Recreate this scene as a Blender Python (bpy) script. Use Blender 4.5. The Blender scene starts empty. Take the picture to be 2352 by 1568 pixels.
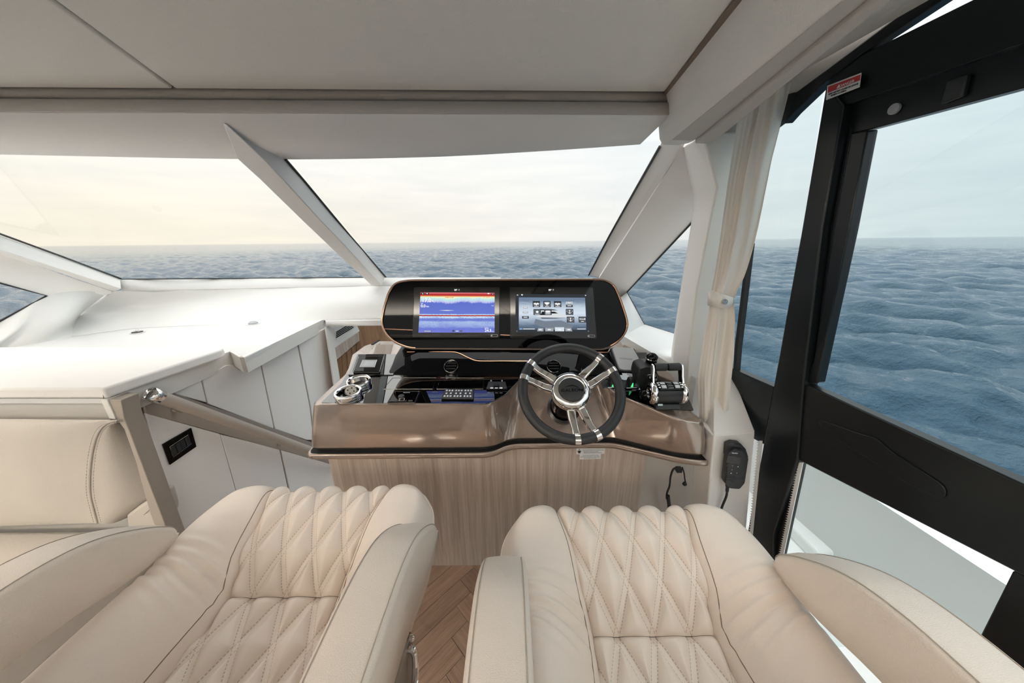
import bpy, bmesh, math, random
import numpy as np
from mathutils import Vector, Matrix
random.seed(7); rng = np.random.default_rng(7)
sc = bpy.context.scene
col = sc.collection

# ------------------------------------------------------------------ camera
FPX = 720.0; PITCH = math.atan(230 / FPX); ROLL = 0.0098
CAM = Vector((0, 0, 1.6))
fwd = Vector((0, math.cos(PITCH), -math.sin(PITCH))); up0 = Vector((0, math.sin(PITCH), math.cos(PITCH)))
c_r = Vector((1, 0, 0)) * math.cos(ROLL) - up0 * math.sin(ROLL)
c_u = Vector((1, 0, 0)) * math.sin(ROLL) + up0 * math.cos(ROLL)
cam_d = bpy.data.cameras.new('camera'); cam = bpy.data.objects.new('camera', cam_d); col.objects.link(cam)
cam_d.sensor_width = 36; cam_d.lens = 36 * FPX / 2352; cam_d.clip_start = .02; cam_d.clip_end = 30000
m = Matrix((c_r, c_u, -fwd)).transposed().to_4x4(); m.translation = CAM; cam.matrix_world = m
sc.camera = cam

# ------------------------------------------------------------------ view, world
sc.view_settings.view_transform = 'Standard'; sc.view_settings.look = 'None'
sc.view_settings.gamma = 1; sc.view_settings.use_curve_mapping = False
sc.view_settings.exposure = 0.12
DOWN_FILL_W = 5.0; FILL_W = 175.0  # power of the added fill lamps out of view
sc.cycles.max_bounces = 6; sc.cycles.diffuse_bounces = 4; sc.cycles.glossy_bounces = 3; sc.cycles.use_adaptive_sampling = True; sc.cycles.adaptive_threshold = .08; sc.cycles.adaptive_min_samples = 20; sc.cycles.transparent_max_bounces = 24
sc.cycles.sample_clamp_indirect = 6; sc.cycles.caustics_reflective = False; sc.cycles.caustics_refractive = False

def nodes(tree):
    N = tree.nodes; L = tree.links
    def add(t, **kw):
        n = N.new(t)
        for k, v in kw.items():
            if k in n.inputs.keys() if hasattr(n.inputs, 'keys') else False: n.inputs[k].default_value = v
            else: setattr(n, k, v)
        return n
    return N, L, add

W = bpy.data.worlds.new('sky'); sc.world = W; W.use_nodes = True
N, L, add = nodes(W.node_tree); N.clear()
tc = add('ShaderNodeTexCoord'); sep = add('ShaderNodeSeparateXYZ'); L.new(tc.outputs['Generated'], sep.inputs[0])
def ramp(tree_add, stops, interp='LINEAR'):
    r = tree_add('ShaderNodeValToRGB'); r.color_ramp.interpolation = interp
    e = r.color_ramp.elements
    e[0].position = stops[0][0]; e[0].color = (*stops[0][1], 1)
    e[1].position = stops[-1][0]; e[1].color = (*stops[-1][1], 1)
    for p, c in stops[1:-1]:
        x = e.new(p); x.color = (*c, 1)
    return r
# hazy sunset side to port bow, cooler blue-grey to starboard, mirrored softly all the way round
mx = add('ShaderNodeMapRange'); mx.inputs[1].default_value = -1; mx.inputs[2].default_value = 1; L.new(sep.outputs['X'], mx.inputs[0])
hor = ramp(add, [(0.0, (.93, .86, .71)), (.12, (.93, .86, .72)), (.42, (.89, .86, .79)), (.6, (.90, .89, .85)), (.8, (.76, .80, .80)), (1.0, (.62, .72, .75))])
L.new(mx.outputs[0], hor.inputs[0])
hi = ramp(add, [(0.0, (.97, .97, .945)), (.45, (.95, .95, .925)), (.8, (.82, .88, .90)), (1.0, (.67, .78, .84))])
L.new(mx.outputs[0], hi.inputs[0])
el = add('ShaderNodeMapRange'); el.inputs[1].default_value = 0.0; el.inputs[2].default_value = 0.28; L.new(sep.outputs['Z'], el.inputs[0])
el.interpolation_type = 'SMOOTHSTEP'
mixs = add('ShaderNodeMix', data_type='RGBA'); L.new(el.outputs[0], mixs.inputs[0]); L.new(hor.outputs[0], mixs.inputs[6]); L.new(hi.outputs[0], mixs.inputs[7])
# thin stratus: noise stretched along the horizon
mp = add('ShaderNodeMapping'); mp.inputs['Scale'].default_value = (2.2, 2.2, 16); L.new(tc.outputs['Generated'], mp.inputs[0])
nz = add('ShaderNodeTexNoise'); nz.inputs['Scale'].default_value = 2.2; nz.inputs['Detail'].default_value = 3; nz.inputs['Roughness'].default_value = .5; L.new(mp.outputs[0], nz.inputs[0])
cl = ramp(add, [(.35, (.955, .965, .975)), (.55, (1.0, 1.0, 1.0)), (.75, (1.05, 1.045, 1.03))]); L.new(nz.outputs[0], cl.inputs[0])
mul = add('ShaderNodeMix', data_type='RGBA', blend_type='MULTIPLY'); mul.inputs[0].default_value = 1
L.new(mixs.outputs[2], mul.inputs[6]); L.new(cl.outputs[0], mul.inputs[7])
# overcast sky grows brighter towards the zenith
zen = add('ShaderNodeMapRange'); zen.inputs[1].default_value = .25; zen.inputs[2].default_value = 1.0; zen.inputs[3].default_value = 1.0; zen.inputs[4].default_value = 3.0; L.new(sep.outputs['Z'], zen.inputs[0])
bg = add('ShaderNodeBackground'); L.new(mul.outputs[2], bg.inputs[0]); L.new(zen.outputs[0], bg.inputs[1])
wo = add('ShaderNodeOutputWorld'); L.new(bg.outputs[0], wo.inputs[0])

# ------------------------------------------------------------------ measuring helpers: a picture point met with a real plane
def ray(x, y): return fwd + c_r * ((x - 1176) / FPX) - c_u * ((y - 784) / FPX)
def at(x, y, X=None, Y=None, Z=None):
    d = ray(x, y)
    if X is not None: t = (X - CAM.x) / d.x
    elif Y is not None: t = (Y - CAM.y) / d.y
    else: t = (Z - CAM.z) / d.z
    return CAM + d * t
def on(x, y, pl):
    p, n = pl; d = ray(x, y)
    return CAM + d * ((p - CAM).dot(n) / d.dot(n))
def plane3(a, b, c):
    a, b, c = Vector(a), Vector(b), Vector(c); return (a, (b - a).cross(c - a).normalized())
def shift(pl, d): return (pl[0] + pl[1] * d, pl[1])

# ------------------------------------------------------------------ materials
MATS = {}
def mat(name, color, rough=.5, metal=0., bump=0., bscale=200., spec=.5, coat=0., trans=0., emit=None, estr=1., var=0., vscale=3., sheen=0., alpha=None):
    M = bpy.data.materials.new(name); M.use_nodes = True
    N, L, add = nodes(M.node_tree); b = N['Principled BSDF']
    b.inputs['Base Color'].default_value = (*color, 1); b.inputs['Roughness'].default_value = rough
    b.inputs['Metallic'].default_value = metal; b.inputs['Specular IOR Level'].default_value = spec
    b.inputs['Coat Weight'].default_value = coat; b.inputs['Coat Roughness'].default_value = .03
    if sheen: b.inputs['Sheen Weight'].default_value = sheen
    if emit: b.inputs['Emission Color'].default_value = (*emit, 1); b.inputs['Emission Strength'].default_value = estr
    tc = add('ShaderNodeTexCoord')
    if bump:
        n = add('ShaderNodeTexNoise'); n.inputs['Scale'].default_value = bscale; n.inputs['Detail'].default_value = 0; L.new(tc.outputs['Object'], n.inputs[0])
        bp = add('ShaderNodeBump'); bp.inputs['Strength'].default_value = bump; bp.inputs['Distance'].default_value = .002
        L.new(n.outputs[0], bp.inputs['Height']); L.new(bp.outputs[0], b.inputs['Normal'])
    if var:
        n = add('ShaderNodeTexNoise'); n.inputs['Scale'].default_value = vscale; n.inputs['Detail'].default_value = 2; L.new(tc.outputs['Object'], n.inputs[0])
        r = ramp(add, [(.3, tuple(c * (1 - var) for c in color)), (.7, tuple(min(1, c * (1 + var)) for c in color))]); L.new(n.outputs[0], r.inputs[0]); L.new(r.outputs[0], b.inputs['Base Color'])
    MATS[name] = M; return M
mat('gelcoat', (.66, .65, .63), .34, var=.015)
mat('vinyl_white', (.82, .79, .755), .55, bump=.15, bscale=500)
mat('headliner', (.74, .715, .665), .7, bump=.25, bscale=700)
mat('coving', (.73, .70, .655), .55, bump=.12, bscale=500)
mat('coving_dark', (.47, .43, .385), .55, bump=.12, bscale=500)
mat('taupe', (.33, .285, .24), .45, bump=.1, bscale=400)
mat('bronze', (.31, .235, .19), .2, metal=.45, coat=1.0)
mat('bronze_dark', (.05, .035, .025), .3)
mat('black_gloss', (.0015, .0015, .0018), .03, spec=.18)
mat('deck_glass', (.0015, .0015, .0018), .02, spec=.9, coat=1.0)
mat('black_satin', (.012, .0125, .013), .28)
mat('black_plastic', (.014, .0145, .015), .42, bump=.1, bscale=900)
mat('black_rubber', (.01, .01, .01), .6)
mat('black_leather', (.014, .0145, .016), .42, bump=.35, bscale=900)
mat('chrome', (.86, .83, .80), .06, metal=1.0)
mat('steel', (.62, .60, .57), .18, metal=1.0)
mat('copper', (.86, .47, .30), .16, metal=1.0)
mat('rail_leather', (.42, .36, .305), .5, bump=.25, bscale=700)
mat('grey_cover', (.46, .475, .49), .4)
mat('door_black', (.0075, .0095, .0105), .30, spec=.35)
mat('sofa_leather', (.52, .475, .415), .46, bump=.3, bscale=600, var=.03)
mat('arm_leather', (.75, .66, .575), .42, bump=.3, bscale=700, var=.02)
mat('thread', (.40, .34, .28), .7)
mat('seam_dark', (.22, .165, .12), .8)
mat('curtain', (.83, .765, .69), .8, bump=.2, bscale=900, sheen=.2)
mat('white_paint', (.88, .89, .885), .35)
mat('label_white', (.72, .73, .73), .5)
mat('label_red', (.50, .045, .045), .5)
mat('ink', (.01, .01, .01), .6)
mat('glyph', (.8, .8, .8), .5, emit=(.8, .82, .85), estr=.25)
mat('red_glyph', (.6, .25, .25), .5, emit=(.9, .45, .45), estr=.3)
mat('green_led', (.05, .5, .15), .4, emit=(.1, .85, .3), estr=1.0)
mat('deck_white', (.74, .76, .755), .45)
mat('fill_glow', (1, .95, .85), .5, emit=(1, .86, .68), estr=14)  # glowing faces of the added fill lamps only
mat('grommet_grey', (.35, .36, .37), .4)
mat('floor_grey', (.22, .22, .215), .6)
mat('dark_slot', (.004, .004, .004), .8)

def glass_mat(name, tint, refl_rough=.0):
    M = bpy.data.materials.new(name); M.use_nodes = True; N, L, add = nodes(M.node_tree); N.clear()
    t = add('ShaderNodeBsdfTransparent'); t.inputs[0].default_value = (*tint, 1)
    g = add('ShaderNodeBsdfGlossy'); g.inputs['Roughness'].default_value = refl_rough
    f = add('ShaderNodeLayerWeight'); f.inputs['Blend'].default_value = .5
    f1 = add('ShaderNodeMath', operation='POWER'); L.new(f.outputs['Facing'], f1.inputs[0]); f1.inputs[1].default_value = 5
    f2 = add('ShaderNodeMath', operation='MULTIPLY_ADD'); L.new(f1.outputs[0], f2.inputs[0]); f2.inputs[1].default_value = .45; f2.inputs[2].default_value = .02
    mx = add('ShaderNodeMixShader'); L.new(f2.outputs[0], mx.inputs[0]); L.new(t.outputs[0], mx.inputs[1]); L.new(g.outputs[0], mx.inputs[2])
    o = add('ShaderNodeOutputMaterial'); L.new(mx.outputs[0], o.inputs[0]); MATS[name] = M; return M
glass_mat('glass', (.985, .99, .988)); glass_mat('glass_door', (.93, .965, .965))

def wood(name, c1, c2, scale, stretch, rough=.45, rings=6.):
    M = bpy.data.materials.new(name); M.use_nodes = True; N, L, add = nodes(M.node_tree); b = N['Principled BSDF']
    tc = add('ShaderNodeTexCoord'); oi = add('ShaderNodeObjectInfo')
    mp = add('ShaderNodeMapping'); mp.inputs['Scale'].default_value = stretch
    L.new(tc.outputs['UV' if 'oak' in name else 'Object'], mp.inputs[0])
    av = add('ShaderNodeVectorMath', operation='ADD'); L.new(mp.outputs[0], av.inputs[0])
    sm = add('ShaderNodeVectorMath', operation='SCALE'); sm.inputs[3].default_value = 37; 
    cb = add('ShaderNodeCombineXYZ'); L.new(oi.outputs['Random'], cb.inputs[0]); L.new(oi.outputs['Random'], cb.inputs[1]); L.new(cb.outputs[0], sm.inputs[0]); L.new(sm.outputs[0], av.inputs[1])
    n1 = add('ShaderNodeTexNoise'); n1.inputs['Scale'].default_value = scale; n1.inputs['Detail'].default_value = 6; n1.inputs['Roughness'].default_value = .62; L.new(av.outputs[0], n1.inputs[0])
    r = ramp(add, [(.28, c1), (.5, tuple((a + b_) / 2 for a, b_ in zip(c1, c2))), (.72, c2)]); L.new(n1.outputs[0], r.inputs[0])
    n2 = add('ShaderNodeTexNoise'); n2.inputs['Scale'].default_value = scale * rings; n2.inputs['Detail'].default_value = 2; L.new(av.outputs[0], n2.inputs[0])
    r2 = ramp(add, [(.3, (.82, .80, .78)), (.6, (1.04, 1.03, 1.02))]); L.new(n2.outputs[0], r2.inputs[0])
    mu = add('ShaderNodeMix', data_type='RGBA', blend_type='MULTIPLY'); mu.inputs[0].default_value = 1; L.new(r.outputs[0], mu.inputs[6]); L.new(r2.outputs[0], mu.inputs[7])
    hv = add('ShaderNodeHueSaturation'); mr = add('ShaderNodeMapRange'); mr.inputs[3].default_value = .88; mr.inputs[4].default_value = 1.1; L.new(oi.outputs['Random'], mr.inputs[0]); L.new(mr.outputs[0], hv.inputs['Value']); L.new(mu.outputs[2], hv.inputs['Color'])
    L.new(hv.outputs[0], b.inputs['Base Color']); b.inputs['Roughness'].default_value = rough
    bp = add('ShaderNodeBump'); bp.inputs['Strength'].default_value = .15; bp.inputs['Distance'].default_value = .001; L.new(n2.outputs[0], bp.inputs['Height']); L.new(bp.outputs[0], b.inputs['Normal'])
    MATS[name] = M; return M
wood('ash_veneer', (.34, .27, .215), (.56, .475, .41), 1.0, (26, 26, .7), rough=.42)
wood('walnut', (.16, .075, .03), (.30, .16, .075), 1.2, (14, 14, 1.2), rough=.4)
wood('oak_floor', (.27, .165, .11), (.46, .31, .22), 1.0, (2.0, 34, 1), rough=.42)

def quilt_mat(name, color):
    """cream leather; UV carries metres, u across and s along: twin stitch rows beside every quilting line"""
    M = bpy.data.materials.new(name); M.use_nodes = True; N, L, add = nodes(M.node_tree); b = N['Principled BSDF']
    uv = add('ShaderNodeUVMap'); sp = add('ShaderNodeSeparateXYZ'); L.new(uv.outputs[0], sp.inputs[0])
    def mth(op, a, b_=None, c=None):
        n = add('ShaderNodeMath', operation=op)
        for i, v in enumerate((a, b_, c)):
            if v is None: continue
            if isinstance(v, (int, float)): n.inputs[i].default_value = v
            else: L.new(v, n.inputs[i])
        return n.outputs[0]
    u, s = sp.outputs[0], sp.outputs[1]
    masks = []
    A, B = .085, .20; lm = 1 / math.hypot(1 / A, 1 / B)
    for sg in (1, -1):
        p = mth('ADD', mth('DIVIDE', u, A), mth('MULTIPLY', mth('DIVIDE', s, B), sg))
        fr = mth('ABSOLUTE', mth('SUBTRACT', p, mth('ROUND', p)))
        dist = mth('MULTIPLY', fr, lm)
        row = mth('LESS_THAN', mth('ABSOLUTE', mth('SUBTRACT', dist, .0062)), .0008)
        run = mth('SUBTRACT', mth('DIVIDE', s, A / B), mth('MULTIPLY', mth('MULTIPLY', u, B / A), sg * .0))
        al = mth('ADD', mth('MULTIPLY', s, B / math.hypot(A, B)), mth('MULTIPLY', u, -sg * A / math.hypot(A, B)))
        dash = mth('LESS_THAN', mth('FRACT', mth('DIVIDE', al, .0068)), .62)
        masks.append(mth('MULTIPLY', row, dash))
    st = mth('MAXIMUM', masks[0], masks[1])
    mx = add('ShaderNodeMix', data_type='RGBA'); L.new(st, mx.inputs[0]); mx.inputs[6].default_value = (*color, 1); mx.inputs[7].default_value = (color[0] * .66, color[1] * .60, color[2] * .53, 1)
    L.new(mx.outputs[2], b.inputs['Base Color']); b.inputs['Roughness'].default_value = .38
    tc = add('ShaderNodeTexCoord'); nz = add('ShaderNodeTexNoise'); nz.inputs['Scale'].default_value = 700; L.new(tc.outputs['Object'], nz.inputs[0])
    hgt = mth('SUBTRACT', mth('MULTIPLY', nz.outputs[0], .25), mth('MULTIPLY', st, 1.0))
    bp = add('ShaderNodeBump'); bp.inputs['Strength'].default_value = .35; bp.inputs['Distance'].default_value = .002; L.new(hgt, bp.inputs['Height']); L.new(bp.outputs[0], b.inputs['Normal'])
    MATS[name] = M; return M
CREAM = (.81, .705, .615)
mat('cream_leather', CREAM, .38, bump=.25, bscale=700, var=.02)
quilt_mat('quilted_leather', CREAM)

def sea_mat():
    M = bpy.data.materials.new('sea_water'); M.use_nodes = True; N, L, add = nodes(M.node_tree); b = N['Principled BSDF']
    b.inputs['Base Color'].default_value = (.013, .052, .090, 1); b.inputs['Roughness'].default_value = .06; b.inputs['IOR'].default_value = 1.33
    tc = add('ShaderNodeTexCoord'); hs = []
    for scl, w in ((2.4, 1.0), (8.0, .30)):
        mp = add('ShaderNodeMapping'); mp.inputs['Scale'].default_value = (1.0, 1.7, 1); mp.inputs['Rotation'].default_value = (0, 0, .5); L.new(tc.outputs['Object'], mp.inputs[0])
        n = add('ShaderNodeTexNoise'); n.inputs['Scale'].default_value = scl; n.inputs['Detail'].default_value = 4; n.inputs['Roughness'].default_value = .6; L.new(mp.outputs[0], n.inputs[0])
        mm = add('ShaderNodeMath', operation='MULTIPLY'); L.new(n.outputs[0], mm.inputs[0]); mm.inputs[1].default_value = w; hs.append(mm)
    a = add('ShaderNodeMath', operation='ADD'); L.new(hs[0].outputs[0], a.inputs[0]); L.new(hs[1].outputs[0], a.inputs[1])
    bp = add('ShaderNodeBump'); bp.inputs['Strength'].default_value = 1; bp.inputs['Distance'].default_value = .07; L.new(a.outputs[0], bp.inputs['Height']); L.new(bp.outputs[0], b.inputs['Normal'])
    # ripples grow a little towards the open sea
    ln = add('ShaderNodeVectorMath', operation='LENGTH'); L.new(tc.outputs['Object'], ln.inputs[0])
    mr = add('ShaderNodeMapRange'); mr.inputs[1].default_value = 10; mr.inputs[2].default_value = 140; mr.inputs[3].default_value = .085; mr.inputs[4].default_value = .10; L.new(ln.outputs[1], mr.inputs[0]); L.new(mr.outputs[0], bp.inputs['Distance'])
    MATS['sea_water'] = M
sea_mat()

# ------------------------------------------------------------------ builders
def wl(o):
    v = Vector((0, 0, 0))
    while o: v = v + o.location; o = o.parent
    return v
def tag(o, label=None, cat=None, group=None, kind=None):
    if label: o['label'] = label
    if cat: o['category'] = cat
    if group: o['group'] = group
    if kind: o['kind'] = kind
    return o
def thing(name, loc, label, cat, group=None, kind=None):
    o = bpy.data.objects.new(name, None); o.empty_display_size = .05; col.objects.link(o); o.location = Vector(loc)
    return tag(o, label, cat, group, kind)
class MB:
    def __init__(s): s.v = []; s.f = []; s.uv = None
    def add(s, vs, fs):
        k = len(s.v); s.v += [Vector(p) for p in vs]; s.f += [tuple(i + k for i in f) for f in fs]; return s
    def box(s, c, size, R=None):
        c = Vector(c); h = [x / 2 for x in size]
        vs = [Vector((sx * h[0], sy * h[1], sz * h[2])) for sz in (-1, 1) for sy in (-1, 1) for sx in (-1, 1)]
        if R: vs = [R @ p for p in vs]
        return s.add([c + p for p in vs], [(0, 2, 3, 1), (4, 5, 7, 6), (0, 1, 5, 4), (2, 6, 7, 3), (0, 4, 6, 2), (1, 3, 7, 5)])
    def prism(s, pts, off):
        pts = [Vector(p) for p in pts]; off = Vector(off); n = len(pts)
        nn = Vector((0, 0, 0))
        for i in range(n): nn += pts[i].cross(pts[(i + 1) % n])
        if nn.dot(off) > 0: pts = pts[::-1]
        # pts now face away from off
        return s.add(pts + [p + off for p in pts], [tuple(range(n)), tuple(range(2 * n - 1, n - 1, -1))] + [((i + 1) % n, i, i + n, (i + 1) % n + n) for i in range(n)])
    def loft(s, rings, closed=True, caps=True, cyc=False):
        n = len(rings[0]); vs = [p for r in rings for p in r]; fs = []
        R = len(rings)
        for j in range(R if cyc else R - 1):
            j2 = (j + 1) % R
            for i in range(n if closed else n - 1):
                i2 = (i + 1) % n
                fs.append((j * n + i, j * n + i2, j2 * n + i2, j2 * n + i))
        if caps and closed and not cyc: fs += [tuple(range(n - 1, -1, -1)), tuple(range((R - 1) * n, R * n))]
        return s.add(vs, fs)
    def tube(s, path, r, n=10, closed=False, caps=True):
        P = [Vector(p) for p in path]; K = len(P); rings = []
        rr = r if isinstance(r, (list, tuple)) else [r] * K
        prev = None
        for i in range(K):
            if closed: t = P[(i + 1) % K] - P[i - 1]
            else: t = P[min(i + 1, K - 1)] - P[max(i - 1, 0)]
            t.normalize()
            if prev is None:
                a = Vector((0, 0, 1)) if abs(t.z) < .9 else Vector((1, 0, 0)); prev = (a - t * a.dot(t)).normalized()
            else: prev = (prev - t * prev.dot(t)).normalized()
            b = t.cross(prev)
            rings.append([P[i] + (prev * math.cos(q) + b * math.sin(q)) * rr[i] for q in [2 * math.pi * k / n for k in range(n)]])
        return s.loft(rings, caps=caps, cyc=closed)
    def lathe(s, prof, o, axis, n=24, up=None):
        axis = Vector(axis).normalized(); a = Vector(up) if up else (Vector((1, 0, 0)) if abs(axis.x) < .9 else Vector((0, 1, 0)))
        e1 = (a - axis * a.dot(axis)).normalized(); e2 = axis.cross(e1); o = Vector(o)
        rings = [[o + axis * h + (e1 * math.cos(q) + e2 * math.sin(q)) * max(r, 1e-4) for q in [2 * math.pi * k / n for k in range(n)]] for r, h in prof]
        return s.loft(rings, caps=False)
    def build(s, name, m, parent=None, bevel=0, seg=2, sharp=35, subsurf=0, solid=0, origin=None):
        me = bpy.data.meshes.new(name)
        if parent is not None: o0 = wl(parent)
        elif origin is not None: o0 = Vector(origin)
        else:
            xs = [p.x for p in s.v]; ys = [p.y for p in s.v]; zs = [p.z for p in s.v]
            o0 = Vector(((min(xs) + max(xs)) / 2, (min(ys) + max(ys)) / 2, min(zs)))
        me.from_pydata([p - o0 for p in s.v], [], s.f)
        bm = bmesh.new(); bm.from_mesh(me); bmesh.ops.recalc_face_normals(bm, faces=bm.faces); bm.to_mesh(me); bm.free()
        me.update()
        if s.uv is not None:
            l = me.uv_layers.new(name='UVMap')
            for lp in me.loops: l.data[lp.index].uv = s.uv[lp.vertex_index]
        for p in me.polygons: p.use_smooth = True
        me.set_sharp_from_angle(angle=math.radians(sharp))
        me.materials.append(MATS[m] if isinstance(m, str) else m)
        ob = bpy.data.objects.new(name, me); col.objects.link(ob)
        if parent is not None: ob.parent = parent
        else: ob.location = o0
        if solid:
            md = ob.modifiers.new('solid', 'SOLIDIFY'); md.thickness = solid; md.offset = 0
        if bevel:
            md = ob.modifiers.new('bevel', 'BEVEL'); md.width = bevel; md.segments = seg; md.limit_method = 'ANGLE'; md.angle_limit = math.radians(30); md.harden_normals = False
        if subsurf:
            md = ob.modifiers.new('sub', 'SUBSURF'); md.levels = subsurf; md.render_levels = subsurf
        return ob
def grid(f, us, vs):
    """grid mesh from f(u, v) -> point; returns MB"""
    b = MB(); n = len(us)
    b.v = [Vector(f(u, v)) for v in vs for u in us]
    b.f = [(j * n + i, j * n + i + 1, (j + 1) * n + i + 1, (j + 1) * n + i) for j in range(len(vs) - 1) for i in range(n - 1)]
    return b
def lin(a, b, n): return [a + (b - a) * i / (n - 1) for i in range(n)]
def interp(x, tab):
    if x <= tab[0][0]: return tab[0][1]
    for (x0, y0), (x1, y1) in zip(tab, tab[1:]):
        if x <= x1: return y0 + (y1 - y0) * (x - x0) / (x1 - x0)
    return tab[-1][1]
def sm_interp(x, tab):
    """monotone-ish cubic through a table"""
    xs = [t[0] for t in tab]; ys = [t[1] for t in tab]
    if x <= xs[0]: return ys[0]
    if x >= xs[-1]: return ys[-1]
    k = max(i for i in range(len(xs)) if xs[i] <= x); k = min(k, len(xs) - 2)
    def sl(i):
        if i == 0: return (ys[1] - ys[0]) / (xs[1] - xs[0])
        if i == len(xs) - 1: return (ys[-1] - ys[-2]) / (xs[-1] - xs[-2])
        return (ys[i + 1] - ys[i - 1]) / (xs[i + 1] - xs[i - 1])
    h = xs[k + 1] - xs[k]; t = (x - xs[k]) / h
    return (2 * t**3 - 3 * t**2 + 1) * ys[k] + (t**3 - 2 * t**2 + t) * h * sl(k) + (-2 * t**3 + 3 * t**2) * ys[k + 1] + (t**3 - t**2) * h * sl(k + 1)
def round_poly(pts, rad, n=5, closed=True):
    """round the corners of a 3-D polygon; rad: number or list"""
    pts = [Vector(p) for p in pts]; K = len(pts); out = []
    for i, p in enumerate(pts):
        r = rad[i] if isinstance(rad, (list, tuple)) else rad
        if (not closed and i in (0, K - 1)) or r == 0: out.append(p); continue
        a = pts[i - 1] - p; b = pts[(i + 1) % K] - p
        ra = min(r, a.length * .48); rb = min(r, b.length * .48)
        p0 = p + a.normalized() * ra; p2 = p + b.normalized() * rb
        for j in range(n + 1):
            t = j / n; out.append(p0 * (1 - t)**2 + p * 2 * t * (1 - t) + p2 * t * t)
    return out
def smooth_path(pts, n=8):
    """Catmull-Rom through points"""
    P = [Vector(p) for p in pts]; out = []
    for i in range(len(P) - 1):
        p0 = P[max(i - 1, 0)]; p1 = P[i]; p2 = P[i + 1]; p3 = P[min(i + 2, len(P) - 1)]
        for j in range(n):
            t = j / n
            out.append(.5 * ((2 * p1) + (p2 - p0) * t + (2 * p0 - 5 * p1 + 4 * p2 - p3) * t * t + (3 * p1 - p0 - 3 * p2 + p3) * t**3))
    out.append(P[-1]); return out
def fair(rows, n=6):
    """rows of points -> a denser, smoothly faired set of rows"""
    cols = [smooth_path([r[i] for r in rows], n) for i in range(len(rows[0]))]
    rr = [[c[k] for c in cols] for k in range(len(cols[0]))]
    return [smooth_path(r, n) for r in rr]
def text_mesh(name, body, m, parent, o, ex, ey, size, depth=.0004, align='CENTER', lift=.0006, shear=0., xs=1., bold=0.):
    """lettering laid on a surface: o origin, ex reading direction, ey up direction"""
    cu = bpy.data.curves.new(name, 'FONT'); cu.body = body; cu.size = size; cu.align_x = align; cu.align_y = 'CENTER'; cu.extrude = depth; cu.shear = shear; cu.resolution_u = 3; cu.offset = bold
    tmp = bpy.data.objects.new(name, cu); col.objects.link(tmp)
    dg = bpy.context.evaluated_depsgraph_get(); me = bpy.data.meshes.new_from_object(tmp.evaluated_get(dg)); bpy.data.objects.remove(tmp); bpy.data.curves.remove(cu)
    ex = Vector(ex).normalized(); ey = Vector(ey); ey = (ey - ex * ey.dot(ex)).normalized(); ez = ex.cross(ey); o = Vector(o) - wl(parent)
    for v in me.vertices:
        c = v.co.copy(); v.co = o + ex * c.x * xs + ey * c.y + ez * (c.z + lift)
    me.materials.clear(); me.materials.append(MATS[m]); me.name = name
    ob = bpy.data.objects.new(name, me); col.objects.link(ob); ob.parent = parent; return ob
def copy_tree(o, parent=None):
    c = o.copy(); col.objects.link(c)
    if parent: c.parent = parent
    for ch in list(o.children): copy_tree(ch, c)
    return c
def struct(o, label, cat): return tag(o, label, cat, kind='structure')

# ================================================================== SEA
SEA_Z = -1.75
def build_sea():
    ang = np.concatenate([np.linspace(math.radians(-18), math.radians(198), 900), np.linspace(math.radians(198), math.radians(342), 70)[1:-1]])
    r1 = 2.2 * np.exp(np.linspace(0, math.log(260 / 2.2), 470)); r2 = 260 * np.exp(np.linspace(0, math.log(25000 / 260), 40))[1:]
    rad = np.concatenate([r1, r2]); na, nr = len(ang), len(rad)
    Rr, A = np.meshgrid(rad, ang, indexing='ij'); X = Rr * np.cos(A); Y = Rr * np.sin(A); Z = np.zeros_like(X); dX = np.zeros_like(X); dY = np.zeros_like(X)
    step = np.gradient(rad)[:, None] * np.ones_like(X)
    step = np.maximum(step * .8, Rr * (ang[1] - ang[0]))
    for i in range(90):
        lam = 0.35 * (4.2 / .35) ** rng.random(); th = math.radians(65) + rng.normal() * .55; k = 2 * math.pi / lam
        amp = .0125 * lam ** .95 * (.6 + .8 * rng.random()); ph = rng.random() * 6.283
        fade = np.clip((lam / step - 1.8) / 1.6, 0, 1)
        q = k * (X * math.cos(th) + Y * math.sin(th)) + ph
        Z += fade * amp * np.sin(q); dX -= fade * amp * .8 * math.cos(th) * np.cos(q); dY -= fade * amp * .8 * math.sin(th) * np.cos(q)
    co = np.stack([X + dX, Y + dY, Z], -1).reshape(-1, 3)
    i, j = np.meshgrid(np.arange(nr - 1), np.arange(na), indexing='ij'); j2 = (j + 1) % na
    q = np.stack([i * na + j, (i + 1) * na + j, (i + 1) * na + j2, i * na + j2], -1).reshape(-1, 4)
    me = bpy.data.meshes.new('sea'); me.vertices.add(len(co)); me.vertices.foreach_set('co', co.ravel())
    me.loops.add(q.size); me.loops.foreach_set('vertex_index', q.ravel().astype(np.int32))
    me.polygons.add(len(q)); me.polygons.foreach_set('loop_start', np.arange(0, q.size, 4, dtype=np.int32)); me.polygons.foreach_set('loop_total', np.full(len(q), 4, dtype=np.int32))
    me.polygons.foreach_set('use_smooth', np.ones(len(q), dtype=bool)); me.update(calc_edges=True); me.validate()
    me.materials.append(MATS['sea_water']); o = bpy.data.objects.new('sea', me); col.objects.link(o); o.location = (0, 0, SEA_Z)
    tag(o, 'rippled blue sea reaching to the horizon all round the boat', 'sea', kind='stuff')
build_sea()

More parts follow.
